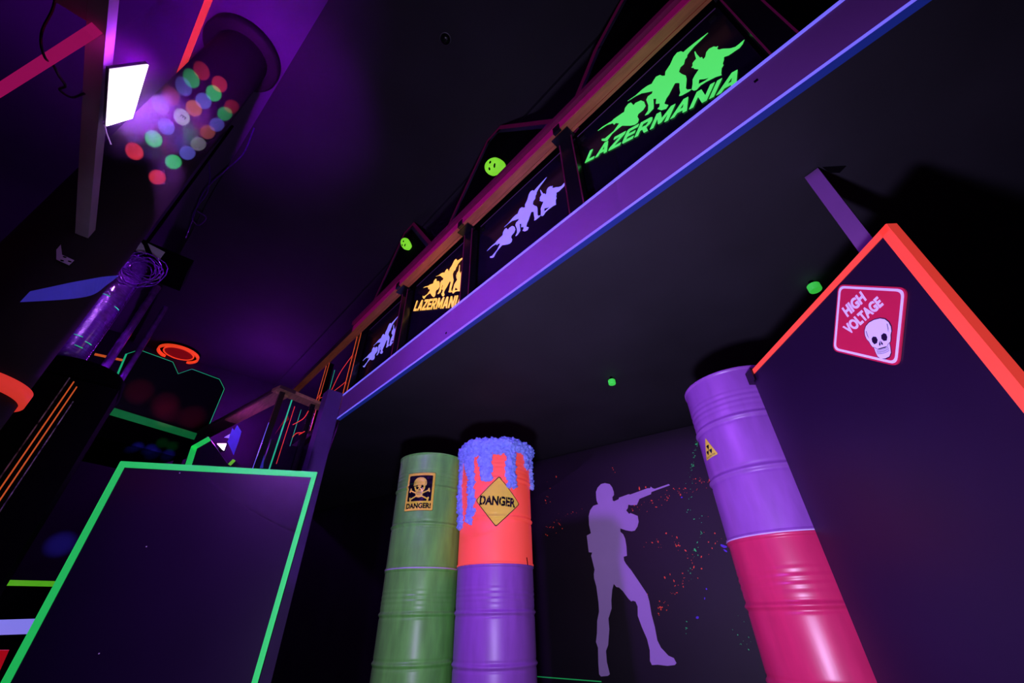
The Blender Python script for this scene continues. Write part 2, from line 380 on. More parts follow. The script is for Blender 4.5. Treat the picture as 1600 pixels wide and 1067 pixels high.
# ---- the banners
XP = 1.468
def cA(x, y): return (900+x/7.113, 120+y/7.113)
def cB(x, y): return (980+x/8.208, 40+y/8.208)
def cC(x, y): return (1070+x/8.208, 50+y/8.208)
FIG1 = [cA(*q) for q in [(240,598),(300,550),(400,490),(420,468),(510,405),(535,390),(545,345),(580,300),(610,285),(640,315),(660,290),(720,262),(755,275),(772,320),(745,365),(690,410),(680,440),(697,470),(685,505),(650,530),(600,540),(510,540),(470,570),(400,630),(345,705),(320,712),(285,708),(285,688),(320,685),(420,600),(480,515),(440,510),(420,530),(405,512),(340,535),(270,580)]]
FIG2 = [cB(*q) for q in [(5,965),(100,900),(190,820),(260,770),(315,745),(330,715),(370,655),(420,632),(450,645),(485,640),(490,590),(550,500),(595,400),(640,345),(690,328),(720,340),(770,295),(870,215),(1035,90),(930,195),(860,260),(800,330),(770,370),(765,400),(740,430),(725,490),(680,530),(660,590),(700,620),(750,640),(760,680),(750,800),(770,820),(820,815),(790,840),(700,890),(665,900),(680,860),(670,800),(670,735),(640,730),(610,735),(560,830),(535,880),(500,930),(475,990)]]
FIG2 += [cA(*q) for q in [(985,300),(1025,312),(1000,352),(945,368),(905,355),(928,330),(930,292),(885,297),(893,240),(858,240),(862,320),(860,350),(800,412),(765,427),(800,375),(803,315),(780,255),(800,215),(845,185),(852,155)]]
FIG2 += [cB(*q) for q in [(240,855),(180,865),(100,905)]]
FIG3 = [cC(*q) for q in [(122,255),(132,245),(155,285),(195,330),(220,320),(235,350),(262,320),(275,260),(310,215),(370,185),(405,190),(425,180),(410,215),(440,225),(490,213),(580,210),(650,190),(700,150),(765,95),(740,150),(700,200),(640,240),(560,295),(500,315),(500,350),(485,400),(495,420),(470,460),(465,530),(470,548),(395,572),(270,635),(200,680),(150,735),(115,748),(88,735),(100,665),(100,610),(125,560),(165,500),(180,475),(120,470),(110,455),(85,455),(100,430),(98,400),(120,370),(145,345),(130,290)]]
FIG3H = [cC(*q) for q in [(182,605),(250,598),(322,578),(262,622),(174,668)]]
def yz(p): v = atX(p, XP); return Vector((v.y, v.z))
def affine(src, dst):
    """least squares affine map (y,z)->(y,z)"""
    import numpy as np
    A = np.array([[s.x, s.y, 1] for s in src]); Bm = np.array([[d.x, d.y] for d in dst])
    X = np.linalg.lstsq(A, Bm, rcond=None)[0]
    return lambda v: Vector((v.x*X[0][0]+v.y*X[1][0]+X[2][0], v.x*X[0][1]+v.y*X[1][1]+X[2][1]))
TQ = [(914, 255), (1122, 148), (1128.5, 122.5), (918.6, 237.5)]      # L bottom-left, I bottom-right, I top-right, L top-left
def banner(y0, y1, paint, amap, label, text, tq=None, edge='lavender_tape'):
    t = thing('logo_banner', label, 'sign', (XP, (y0+y1)/2, 1.9), 'logo banners in the deck railing')
    bm = bmesh.new(); box(bm, XP+0.003, XP+0.011, y0, y1, SOF+0.14, 2.925)
    obj('board', bm, 'acrylic_black', t)
    bm = bmesh.new(); box(bm, XP-0.001, XP+0.003, y0+0.01, y1-0.01, 2.925, 2.928); obj('top_edge', bm, 'purple_board', t)
    for f, h in ((FIG1, None), (FIG2, None), (FIG3, FIG3H)):
        q = [amap(yz(p)) for p in f]; hh = [[amap(yz(p)) for p in h]] if h else []
        q = [Vector((XP, min(max(v.x, y0+0.005), y1-0.005), v.y)) for v in q]; hh = [[Vector((XP, v.x, v.y)) for v in l] for l in hh]
        bm = bmesh.new(); prism(bm, q, (0.0025, 0, 0), hh); obj('painted_fighter', bm, paint, t)
    if text:
        Q = [yz(p) for p in (tq or TQ)]
        def fn(u, v):
            p = (Q[0]*(1-u)+Q[1]*u)*(1-v)+(Q[3]*(1-u)+Q[2]*u)*v
            return Vector((XP-0.003, p.x, p.y))
        bm = bmesh.new(); block_text(bm, 'LAZERMANIA', fn, (0.0025, 0, 0), 'LAZERMANI'); obj('lettering', bm, paint, t)
    # two little clamps that hold the board
    for yy in (y0+0.05, y1-0.05):
        bm = bmesh.new(); box(bm, XP-0.012, XP+0.014, yy-0.02, yy+0.02, 2.85, 2.875); obj('clamp', bm, 'gloss_black', t)
    bm = bmesh.new(); tube(bm, [(XP-0.008, y0+0.03, 2.09), (XP-0.008, y0+0.17, 2.13)], 0.014); obj('latch', bm, 'gloss_black', t)
    return t
ident = lambda v: v
SRC = [yz(p) for p in [(1105, 52), (1162, 63), (942, 222), (934, 204)]]
amL = affine(SRC, [yz(p) for p in [(851, 278), (886, 283), (764, 404), (764, 392)]])
SRO = [yz(p) for p in [(1105, 52), (942, 222), (934, 204), (1087, 82), (981, 156)]]
amO = affine(SRO, [yz(p) for p in [(726, 401), (660, 467), (661, 449), (719, 415), (682, 431)]])
amS = affine(SRO, [yz(p) for p in [(620, 496), (567, 575), (566, 564), (616.5, 507), (585, 538)]])
banner(-0.26, 0.80, 'green_paint', ident, 'dark banner with bright green shooters and lettering, nearest in the railing', True)
bm = bmesh.new(); tube(bm, [atX((1156, 140), 1.43), atX((1176, 121), 1.43), atX((1179, 118), 1.43)], 0.021, 12)
tag(obj('door_bolt', bm, 'gloss_black'), 'black barrel bolt in front of the lower right corner of the green banner', 'bolt')
banner(0.92, 1.93, 'lavender_paint', amL, 'dark banner with lavender shooters and no lettering, between the green and orange banners', False)
banner(2.04, 3.01, 'orange_paint', amO, 'dark banner with glowing yellow-orange shooters and lettering', True,
       [(646, 486), (713.5, 480), (716, 461.5), (650, 470)])
banner(3.14, 4.08, 'lavender_paint', amS, 'small dark banner with lavender shooters at the far end of the railing', False)

# cords strung through the open far bay of the railing
def cord(name, pts, m, label, r=0.0036, grp='glowing cords at the far end of the railing', x=1.375):
    bm = bmesh.new(); tube(bm, catmull([atX(p, x) for p in pts]), r, 6)
    o = obj('glowing_cord', bm, m, rt); o['label'] = label; return o
cord('glowing_cord', [(551.5, 553.7), (532, 581.5), (518.5, 608.5), (510, 626.5)], 'red_cord', 'glowing red cord bowed steeply across the far open railing bay')
cord('glowing_cord', [(539.5, 597), (529, 605.5), (514, 616), (500, 622)], 'red_cord', 'glowing red cord low across the far open railing bay, below the bowed one')
cord('glowing_cord', [(523, 578), (518, 597), (512.5, 617.5)], 'teal_tape', 'thin green vertical cord beside the far railing post', r=0.003)
cord('glowing_cord', [(502, 614), (496, 622), (489, 630)], 'red_cord', 'short red cord end left of the far railing post')

# ------------------------------------------------------------------ jagged partitions standing on the deck
def jag(name_label, px, x, m1='magenta_edge', wdt=0.045, zcap=CEIL-0.02):
    pts = [atX(p, x) for p in px]
    for v in pts: v.z = min(v.z, zcap)
    base0 = Vector((x, pts[0].y, SOF+0.14)); base1 = Vector((x, pts[-1].y, SOF+0.14))
    t = thing('jagged_partition', name_label, 'partition', (x, (pts[0].y+pts[-1].y)/2, SOF+0.14), 'jagged partitions on the upper deck')
    bm = bmesh.new(); prism(bm, [base0]+pts+[base1], (0.03, 0, 0)); obj('panel', bm, 'matt_black', t)
    bm = bmesh.new(); bm2 = bmesh.new(); cen = Vector((x, sum(v.y for v in pts)/len(pts), SOF+1.2))
    for A, B in zip(pts, pts[1:]):
        d = (B-A).normalized(); nrm = Vector((1, 0, 0)).cross(d)
        if nrm.dot(cen-A) < 0: nrm = -nrm
        obox(bm, A-d*0.0+Vector((-0.004, 0, 0)), B+Vector((-0.004, 0, 0)), nrm*wdt, (0.0035, 0, 0))
        obox(bm2, A+nrm*(wdt+0.002)+Vector((-0.003, 0, 0)), B+nrm*(wdt+0.002)+Vector((-0.003, 0, 0)), nrm*wdt*0.9, (0.0025, 0, 0))
    obj('painted_edge', bm, m1, t); obj('inner_border', bm2, 'grey_edge', t)
    return t
jag('jagged dark partition with magenta edge behind the orange banner, small mask on it', [(570, 500), (632, 363.5), (647, 347), (690, 396)], 1.49)
jag('jagged dark partition with magenta edge behind the lavender banner, large mask on it', [(686, 384), (714.5, 320), (761, 218.5), (782, 192), (880, 184), (905, 200)], 1.49)
jag('tall dark partition with magenta edge rising behind the green banner', [(878, 205), (895.5, 159), (928, 79.5), (966, 9), (990, -50)], 1.49)

# masks
def mask(px, x, size, rot, label):
    c = atX(px, x)
    t = thing('face_mask', label, 'mask', c, 'neon green masks on the partitions')
    bm = bmesh.new(); bmesh.ops.create_uvsphere(bm, u_segments=36, v_segments=24, radius=1)
    # local frame: -X towards the hall, Y right-to-left, Z up, tilted by rot in the plane
    for v in bm.verts:
        y, z, d = v.co.x, v.co.z, v.co.y
        zz = z*(1.0 if z > 0 else 1.15); yy = y*(1-0.22*max(0, -z)-0.05*max(0, z))
        dep = d*0.5
        if d < 0:
            dep -= 0.16*math.exp(-((y/0.16)**2+((z+0.02)/0.25)**2))                      # nose
            dep -= 0.07*math.exp(-(((z-0.42)/0.12)**2))*math.exp(-(y/0.7)**2)             # brow
            dep += 0.12*(math.exp(-(((y-0.36)/0.17)**2+((z-0.2)/0.12)**2))+math.exp(-(((y+0.36)/0.17)**2+((z-0.2)/0.12)**2)))
            dep += 0.06*math.exp(-((y/0.3)**2+((z+0.5)/0.1)**2))
        else: dep = min(dep, 0.05)
        v.co = Vector((dep, yy*0.78, zz*1.12))*size
    Rm = Matrix.Translation((-0.035, 0, 0))@Matrix.Rotation(math.radians(-32), 4, 'Y')@Matrix.Rotation(rot, 4, 'X')
    bmesh.ops.transform(bm, matrix=Matrix.Translation(c)@Rm, verts=bm.verts)
    obj('face', bm, 'mask_green', t, True)
    for nm, (yy, zz), (sy, sz) in (('eye_hole', (0.30, 0.2), (0.2, 0.10)), ('eye_hole', (-0.32, 0.2), (0.2, 0.10)), ('mouth_slot', (0, -0.40), (0.26, 0.09))):
        bm = bmesh.new(); bmesh.ops.create_uvsphere(bm, u_segments=16, v_segments=8, radius=1)
        dd = -0.5*math.sqrt(max(0.05, 1-yy*yy-zz*zz))+(0.06 if nm == 'eye_hole' else 0.0)
        for v in bm.verts: v.co = Vector((v.co.y*0.12+dd, (v.co.x*sy+yy)*0.8, v.co.z*sz+zz))*size
        bmesh.ops.transform(bm, matrix=Matrix.Translation(c)@Rm, verts=bm.verts)
        obj(nm, bm, 'matt_black', t, True)
    return t
mask((777, 264), 1.478, 0.108, math.radians(-50), 'larger neon green face mask with three dark slots, above the lavender banner')
mask((638.5, 383.5), 1.478, 0.092, math.radians(-30), 'smaller neon green face mask, above the orange banner')

# ceiling sprinkler / detector
c = atZ((696, 60), CEIL)
t = thing('ceiling_detector', 'small dark round detector on the black ceiling', 'detector', c)
bm = bmesh.new(); lathe(bm, [(0.045, 0), (0.045, -0.02), (0.035, -0.035), (0.012, -0.04)], c.x, c.y, CEIL, 28); obj('housing', bm, 'gloss_black', t, True)
bm = bmesh.new(); lathe(bm, [(0.05, -0.001), (0.052, -0.006), (0.046, -0.008)], c.x, c.y, CEIL, 28); obj('rim', bm, 'grey_metal', t, True)

# green pucks on the deck underside
def puck(px, r, h, label):
    c = atZ(px, SOF); t = thing('neon_puck', label, 'ceiling fitting', (c.x, c.y, SOF), 'neon green pucks under the deck')
    bm = bmesh.new(); lathe(bm, [(r*0.4, 0.012), (r*0.4, -0.02)], c.x, c.y, SOF, 20); obj('stem', bm, 'matt_black', t)
    bm = bmesh.new(); lathe(bm, [(r*0.9, -0.018), (r, -0.022), (r, -h), (r*0.92, -h-0.006), (r*0.5, -h-0.008)], c.x, c.y, SOF, 28); obj('cup', bm, 'cap_green', t)
    return t
puck((955, 591), 0.032, 0.055, 'tiny dim green puck under the dark deck above the painted shooter')
puck((1268, 442), 0.036, 0.06, 'brighter green puck under the dark deck left of the red-edged partition')

# square steel post behind the red-edged partition
pA = atZ((1277, 261), SOF+0.006); pB = atZ((1256, 276), SOF+0.006); pC = atZ((1296, 261), SOF+0.006)
e1 = (pB-pA); e1.z = 0; e2 = Vector((-e1.y, e1.x, 0)).normalized()*0.06
if e2.dot(pA) < 0: e2 = -e2
t = thing('steel_post', 'square purple-lit steel post rising behind the red-edged partition', 'post', (pA.x, pA.y, FLOOR))
bm = bmesh.new(); obox(bm, (pA.x, pA.y, FLOOR), (pA.x, pA.y, SOF), e1, e2); obj('shaft', bm, 'purple_board', t)
bm = bmesh.new(); prism(bm, [atZ(p, SOF+0.004) for p in ((1286, 262), (1322, 260), (1312, 270), (1296, 270))], (0, 0, 0.006)); obj('base_plate', bm, 'gloss_black', t)

# ------------------------------------------------------------------ drums
PROF = []
def drum_r(z):
    r = 0.286
    for zc in (0.31, 0.595):
        d = z-zc
        r += 0.0085*math.exp(-(d/0.010)**2)-0.003*math.exp(-((d-0.02)/0.008)**2)-0.003*math.exp(-((d+0.02)/0.008)**2)
    if 0.63 < z < 0.76: r += 0.0016*math.sin((z-0.63)/0.13*math.pi*8)*math.sin((z-0.63)/0.13*math.pi)
    if z < 0.014 or z > 0.866: r += 0.006
    return r
zz = [0.0, 0.004, 0.013, 0.016]+[0.02+i*0.005 for i in range(169)]+[0.864, 0.867, 0.876, 0.88]
PROF = [(drum_r(z), z) for z in zz if z <= 0.88]
PROF = sorted(PROF, key=lambda q: q[1])
def drum(key, z0, m, label, lid=True):
    cx, cy = centre(key)
    t = thing('oil_drum', label, 'drum', (cx, cy, z0), 'stacked oil drums')
    bm = bmesh.new(); lathe(bm, [(0.27, 0.012)]+PROF+[(0.282, 0.88), (0.280, 0.866), (0.02, 0.866)], cx, cy, z0, 96)
    # slight dents
    obj('shell', bm, m, t, True)
    return t
def bend(key, off):
    cx, cy = centre(key); fa = math.radians(DR[key][0]+180)
    def f(p):
        # p.x arc length (m) measured to the viewer's right, p.y world height
        zl = (p.y-Z1) if p.y > Z1 else (p.y-ZB)
        r = drum_r(zl)+off; a = fa+p.x/0.288
        return Vector((cx+r*math.cos(a), cy+r*math.sin(a), p.y))
    return f
def arcz(px, key):
    cx, cy = centre(key); P = onCyl(px, cx, cy, 0.288)
    th = math.atan2(P.y-cy, P.x-cx)-math.radians(DR[key][0]+180)
    th = (th+math.pi) % (2*math.pi)-math.pi
    return Vector((th*0.288, P.z))
dg_top = drum('green', Z1, 'green_drum', 'green oil drum with the skull danger label, top of the left stack')
dg_low = drum('green', ZB, 'green_drum', 'plain green oil drum below the one with the skull label')
do_top = drum('orange', Z1, 'orange_drum', 'glowing red-orange oil drum dripping with blue foam')
do_low = drum('orange', ZB, 'purple_drum', 'purple oil drum under the red-orange foaming drum')
dr_top = drum('right', Z1, 'purple_drum', 'purple oil drum with a yellow triangle label, top of the right stack')
dr_low = drum('right', ZB, 'red_drum', 'crimson oil drum under the purple drum of the right stack')
for key, d in (('green', dg_top), ('right', dr_top)):
    cx, cy = centre(key)
    bm = bmesh.new(); lathe(bm, [(0.2925, 0.0), (0.2945, 0.003), (0.2925, 0.006)], cx, cy, Z1, 96, caps=False); obj('bare_rim', bm, 'seam_paint', d, True)
# small black clip on the joint of the orange stack
f = bend('orange', 0.004); q = arcz((823, 878), 'orange')
bm = bmesh.new(); merge(bm, flat_poly([(q.x-0.006, q.y-0.02), (q.x+0.006, q.y-0.02), (q.x+0.006, q.y+0.03), (q.x-0.006, q.y+0.03)]), f); obj('clip', bm, 'gloss_black', do_top)

# skull artwork in its own unit frame (x -1..1 right, y -1..1 up)
SK_HEAD = [(-0.34,-0.44),(-0.46,-0.34),(-0.62,-0.28),(-0.70,-0.14),(-0.76,0.04),(-0.88,0.20),(-0.92,0.42),(-0.86,0.66),(-0.68,0.86),(-0.40,0.98),(0,1.02),(0.40,0.98),(0.68,0.86),(0.86,0.66),(0.92,0.42),(0.88,0.20),(0.76,0.04),(0.70,-0.14),(0.62,-0.28),(0.46,-0.34),(0.34,-0.44)]
SK_JAW = [(-0.54,-0.32),(-0.52,-0.56),(-0.46,-0.80),(-0.30,-0.96),(0,-1.0),(0.30,-0.96),(0.46,-0.80),(0.52,-0.56),(0.54,-0.32),(0.34,-0.46),(0.2,-0.50),(-0.2,-0.50),(-0.34,-0.46)]
SK_EYE = [(-0.54,-0.02),(-0.52,0.14),(-0.38,0.22),(-0.18,0.16),(-0.13,-0.02),(-0.24,-0.16),(-0.44,-0.18)]
SK_NOSE = [(-0.03,-0.08),(-0.14,-0.26),(-0.11,-0.34),(-0.02,-0.28)]
def skull(parent, fn, white, black, step, fn2):
    """fn places a unit point on the surface, fn2 a hair above it"""
    full = SK_HEAD[:1]+SK_HEAD[1:]
    bm = bmesh.new(); merge(bm, flat_poly(SK_HEAD, step=step), fn); merge(bm, flat_poly(SK_JAW, step=step), fn); obj('skull', bm, white, parent)
    bm = bmesh.new()
    for s in (1, -1):
        merge(bm, flat_poly([(s*x, y) for x, y in SK_EYE], step=step), fn2); merge(bm, flat_poly([(s*x, y) for x, y in SK_NOSE], step=step), fn2)
        merge(bm, flat_poly([(s*0.74, 0.62), (s*0.78, 0.60), (s*0.76, 0.35), (s*0.68, 0.16), (s*0.72, 0.38)], step=step), fn2)
    for k in range(-4, 5):
        x = k*0.095; y = -0.64+0.3*x*x
        merge(bm, flat_poly([(x-0.008, y+0.10), (x+0.008, y+0.10), (x+0.008, y-0.10), (x-0.008, y-0.10)]), fn2)
    for yy in (-0.545, -0.64, -0.735):
        L = [(x/10*0.42, yy+0.3*(x/10*0.42)**2) for x in range(-10, 11)]
        merge(bm, flat_poly([(x, y+0.007) for x, y in L]+[(x, y-0.007) for x, y in reversed(L)]), fn2)
    obj('skull_features', bm, black, parent)

# skull-and-bones label on the green drum
S4 = [arcz(p, 'green') for p in [(640, 739.6), (681.6, 740.4), (674.6, 798.4), (631, 798.4)]]
cxy = sum((p for p in S4), Vector((0, 0)))/4; hw = 0.5*(abs(S4[1].x-S4[0].x)+abs(S4[2].x-S4[3].x))/2; hh = 0.5*(abs(S4[0].y-S4[3].y)+abs(S4[1].y-S4[2].y))/2
lab = thing('danger_label', 'yellow and black skull and crossbones label on the green drum', 'label', bend('green', 0.002)(cxy))
def LB(off):
    f = bend('green', off)
    return lambda p: f(Vector((cxy.x+p.x*hw, cxy.y+p.y*hh)))
bm = bmesh.new(); merge(bm, flat_poly(round_poly([(-1.02,-1.02),(1.02,-1.02),(1.02,1.02),(-1.02,1.02)], 0.1), step=0.05), LB(0.0018)); obj('outline', bm, 'label_black', lab)
bm = bmesh.new(); merge(bm, flat_poly(round_poly([(-1,-1),(1,-1),(1,1),(-1,1)], 0.09), step=0.05), LB(0.0030)); obj('sticker', bm, 'label_yellow', lab)
bm = bmesh.new(); merge(bm, flat_poly(round_poly([(-0.84,-0.52),(0.84,-0.52),(0.84,0.86),(-0.84,0.86)], 0.07), step=0.05), LB(0.0040)); obj('black_field', bm, 'label_black', lab)
bm = bmesh.new()
for s in (1, -1):
    for a0, a1 in (((-0.66, 0.06), (0.62, -0.42)),):
        A = Vector((s*a0[0], a0[1])); B = Vector((s*a1[0], a1[1])); d = (B-A).normalized(); n = Vector((-d.y, d.x))
        pts = [A+n*0.035+d*0.06, A+n*0.11+d*0.04, A+n*0.12-d*0.03, A+n*0.02-d*0.06, A-d*0.02, A-n*0.04-d*0.06, A-n*0.12-d*0.02, A-n*0.10+d*0.05, A-n*0.035+d*0.07,
               B-n*0.035-d*0.06, B-n*0.11-d*0.04, B-n*0.12+d*0.03, B-n*0.02+d*0.06, B+d*0.02, B+n*0.04+d*0.06, B+n*0.12+d*0.02, B+n*0.10-d*0.05, B+n*0.035-d*0.07]
        merge(bm, flat_poly([(p.x, p.y) for p in pts], step=0.12), LB(0.0049))
obj('crossbones', bm, 'label_yellow', lab)
skull(lab, lambda p: LB(0.0055)(Vector((p.x*0.50, p.y*0.54+0.20))), 'label_yellow', 'label_black', 0.25, lambda p: LB(0.0063)(Vector((p.x*0.50, p.y*0.54+0.20))))
bm = bmesh.new(); text_map(bm, 'DANGER!', lambda u, v: LB(0.0044)(Vector((-0.86+1.72*u, -0.90+0.28*v))), bold=0.045, step=0.08); obj('lettering', bm, 'label_black', lab)

# DANGER diamond on the orange drum
S4 = [arcz(p, 'orange') for p in [(780, 744), (811.6, 788), (774.6, 823.4), (743.4, 782)]]
lab = thing('danger_label', 'yellow diamond DANGER sticker on the red-orange drum', 'label', bend('orange', 0.002)((S4[0]+S4[2])/2))
def sc_(S, k):
    c = sum(S, Vector((0, 0)))/4; return [(c+(p-c)*k) for p in S]
for nm, k, off, m_ in (('outline', 1.0, 0.0022, 'label_black'), ('sticker', 0.955, 0.0034, 'label_yellow')):
    bm = bmesh.new(); merge(bm, flat_poly(round_poly(sc_(S4, k), 0.015), step=0.0065), bend('orange', off)); obj(nm, bm, m_, lab)
cD = sum(S4, Vector((0, 0)))/4; dD = (S4[1]-S4[3]); tilt = dD.normalized(); up = Vector((-tilt.y, tilt.x)); LD = dD.length
def fD(u, v, off=0.0044): return bend('orange', off)(cD+tilt*(-0.40+0.80*u)*LD*0.98+up*(-0.095+0.19*v)*LD)
bm = bmesh.new(); text_map(bm, 'DANGER', lambda u, v: fD(u, v), bold=0.045, step=0.05); obj('lettering', bm, 'label_black', lab)
for u in (0.085, 0.245, 0.42, 0.59, 0.755, 0.925):        # stencil bridges
    bm = bmesh.new(); merge(bm, flat_poly([(u-0.006, -0.03), (u+0.006, -0.03), (u+0.006, 0.30), (u-0.006, 0.30)]), lambda p: fD(p.x, p.y, 0.0052)); obj('stencil_bridge', bm, 'label_yellow', lab)
    bm = bmesh.new(); merge(bm, flat_poly([(u-0.006, 0.72), (u+0.006, 0.72), (u+0.006, 1.03), (u-0.006, 1.03)]), lambda p: fD(p.x, p.y, 0.0052)); obj('stencil_bridge', bm, 'label_yellow', lab)

# radioactive triangle on the right drum
S3 = [arcz(p, 'right') for p in [(1103.6, 681), (1123.3, 712.7), (1104.5, 721)]]
side = (S3[0].y-(S3[1].y+S3[2].y)/2)/0.866; cb = (S3[1]+S3[2])/2
hwid = (S3[1].x-S3[2].x)/2
cT = Vector((cb.x, S3[0].y*0.333+cb.y*0.667))
lab = thing('hazard_label', 'small yellow radiation triangle sticker on the upper purple drum', 'label', bend('right', 0.002)(cT))
def fT(off): 
    f = bend('right', off); return lambda p: f(Vector((cT.x+p.x*hwid, cT.y+p.y*hwid)))
T3 = [(0, 1.28), (1.0, -0.56), (-1.0, -0.56)]
bm = bmesh.new(); merge(bm, flat_poly(round_poly(T3, 0.16), step=0.2), fT(0.002)); obj('sticker', bm, 'label_yellow', lab)
bm = bmesh.new()
for k in range(3):
    a0 = math.radians(90+120*k); pts = [(0.12*math.cos(a0-0.5), 0.12*math.sin(a0-0.5)+0.12)]
    pts += [(0.46*math.cos(a0-0.5+j*0.25), 0.46*math.sin(a0-0.5+j*0.25)+0.12) for j in range(5)]+[(0.12*math.cos(a0+0.5), 0.12*math.sin(a0+0.5)+0.12)]
    merge(bm, flat_poly(pts, step=0.2), fT(0.003))
merge(bm, flat_poly([(0.07*math.cos(j), 0.07*math.sin(j)+0.12) for j in range(6)]), fT(0.003))
obj('trefoil', bm, 'label_black', lab)
bm = bmesh.new(); text_map(bm, 'RADIOACTIVE', lambda u, v: fT(0.003)(Vector((-0.7+1.4*u, -0.48+0.15*v))), step=0.1); obj('lettering', bm, 'label_black', lab)

# blue foam over the orange drum
bm = bmesh.new(); fo = bend('orange', 0.012)
def blob(p, r):
    m = Matrix.Translation(p)@Matrix.Diagonal((r*random.uniform(.8, 1.2), r*random.uniform(.8, 1.2), r*random.uniform(.8, 1.2), 1))
    bmesh.ops.create_icosphere(bm, subdivisions=2, radius=1, matrix=m)
def drip(px_list, r):
    pts = [arcz(p, 'orange') for p in px_list]
    for A, B in zip(pts, pts[1:]):
        n = max(2, int((B-A).length/0.012))
        for i in range(n):
            q = A.lerp(B, i/n)
            for k in range(3): blob(fo(Vector((q.x+random.uniform(-1, 1)*r*0.75, min(q.y+random.uniform(-.5, .5)*r, 1.19)))), random.uniform(.35, .75)*r)
drip([(719, 712), (720, 740), (719, 770), (721, 800), (722, 823)], 0.032)
drip([(736, 708), (737, 735), (738, 770), (737, 800), (736, 818)], 0.031)
drip([(733, 715), (737, 745)], 0.035)
drip([(757, 700), (757, 722), (762, 748)], 0.040)
drip([(764, 700), (762, 735)], 0.035)
drip([(797, 700), (798, 722), (797, 742), (799, 759)], 0.038)
drip([(819, 706), (821, 722), (822, 733)], 0.03)
drip([(829, 712), (831, 735), (832, 750), (830.5, 764)], 0.028)
for i in range(150):
    a = -0.46+0.92*i/149.0
    blob(fo(Vector((a, 1.165+random.uniform(-.03, .022)))), random.uniform(.018, .038))
for i in range(60):
    a = -0.42+0.50*i/59.0
    blob(fo(Vector((a, 1.12+random.uniform(-.03, .03)))), random.uniform(.018, .032))
cx, cy = centre('orange')
for i in range(110):
    a = random.uniform(0, 2*math.pi); blob(Vector((cx+0.275*math.cos(a), cy+0.275*math.sin(a), 1.19+random.uniform(0, .02))), random.uniform(.02, .032))
fm = obj('foam_drips', bm, 'foam_blue', do_top, True)
md = fm.modifiers.new('remesh', 'REMESH'); md.mode = 'VOXEL'; md.voxel_size = 0.0055; md.use_smooth_shade = True
tx = bpy.data.textures.new('foam_lumps', 'CLOUDS'); tx.noise_scale = 0.02; tx.noise_depth = 3
dm = fm.modifiers.new('lumps', 'DISPLACE'); dm.texture = tx; dm.strength = 0.045; dm.mid_level = 0.5; dm.texture_coords = 'LOCAL'

# ------------------------------------------------------------------ painted shooter on the wall
def wD(x, y): return (900+x/6.669, 740+y/6.669)
def wE(x, y): return (900+x/6.028, 890+y/6.028)
SH = [wD(*q) for q in [(210,240),(208,190),(225,145),(260,108),(300,98),(350,108),(375,140),(393,190),(395,220),(378,245),(382,280),(398,287),(445,265),(447,250),(550,213),(565,217),(745,152),(772,152),(778,135),(800,152),(822,157),(965,108),(978,120),(785,190),(780,213),(660,262),(633,325),(570,328),(545,322),(538,360),(522,382),(552,418),(570,410),(642,440),(652,500),(640,550),(612,592),(580,600),(520,590),(460,570),(462,605),(490,630),(512,680),(525,760),(530,855),(495,865),(500,905),(520,940),(560,990)]]
SH += [wE(*q) for q in [(515,0),(590,110),(640,185),(672,235),(690,300),(710,420),(742,540),(765,665),(800,735),(870,810),(920,832),(945,880),(930,898),(860,906),(770,895),(715,898),(697,860),(695,760),(670,655),(620,540),(582,435),(580,345),(560,300),(535,292),(520,298),(495,275),(440,200),(405,168),(380,163),(355,133),(340,190),(332,290),(335,365),(305,460),(313,560),(302,710),(282,765),(290,870),(318,985),(300,1000),(235,1006),(218,985),(210,880),(207,735),(188,680),(197,600),(200,480),(217,395),(212,310),(192,160),(170,80),(168,40),(175,0)]]
SH += [wD(*q) for q in [(158,855),(168,822),(133,818),(112,645),(155,620),(135,530),(132,440),(148,380),(180,335),(230,318),(215,280)]]
bm = bmesh.new(); prism(bm, [onPlane(p, WN, WK-0.005) for p in SH], WN*0.004)
tag(obj('shooter_silhouette', bm, 'soldier_paint'), 'large lavender silhouette of a person aiming a rifle, painted on the dark wall', 'wall painting')
# paint splatter
def splat(mname, spots, label):
    bm = bmesh.new()
    for (x, y, r) in spots:
        P = onPlane((x, y), WN, WK-0.002); n = 7; a = random.uniform(0, 6.28); el = random.uniform(1, 2.4); th = random.uniform(0, 3.14)
        U = Vector((WD.x, WD.y, 0)); V = Vector((0, 0, 1)); rr = r*0.0048
        vs = []
        for j in range(n):
            q = 2*math.pi*j/n; u = math.cos(q)*el; v = math.sin(q); k = rr*random.uniform(.7, 1.2)
            vs.append(bm.verts.new(P+(U*(u*math.cos(th)-v*math.sin(th))+V*(u*math.sin(th)+v*math.cos(th)))*k-WN*0.001))
        bm.faces.new(vs)
    o = obj('paint_splatter', bm, mname); o['kind'] = 'stuff'; o['label'] = label; o['category'] = 'paint splatter'
G = random.gauss
so = []
for (x0, y0, x1, y1, n, sp) in [(850, 835, 905, 795, 26, 5), (855, 790, 870, 740, 8, 4), (985, 798, 1120, 745, 60, 5), (990, 852, 1060, 845, 14, 4), (1045, 830, 1085, 880, 16, 6), (1075, 905, 1052, 925, 14, 4), (1030, 955, 1035, 945, 16, 4), (958, 730, 965, 750, 4, 3), (1098, 800, 1115, 870, 6, 6), (1060, 930, 1110, 860, 8, 10), (1130, 780, 1140, 830, 4, 6), (1010, 935, 1060, 900, 5, 8)]:
    for i in range(n):
        t_ = random.random(); so.append((x0+(x1-x0)*t_+G(0, sp), y0+(y1-y0)*t_+G(0, sp), random.choice([.35, .5, .6, .9, 1.2])))
so += [(999, 763, 2.0), (1009, 761, 1.6), (869, 745, 2.2), (1117, 833, 1.3)]
sg = []
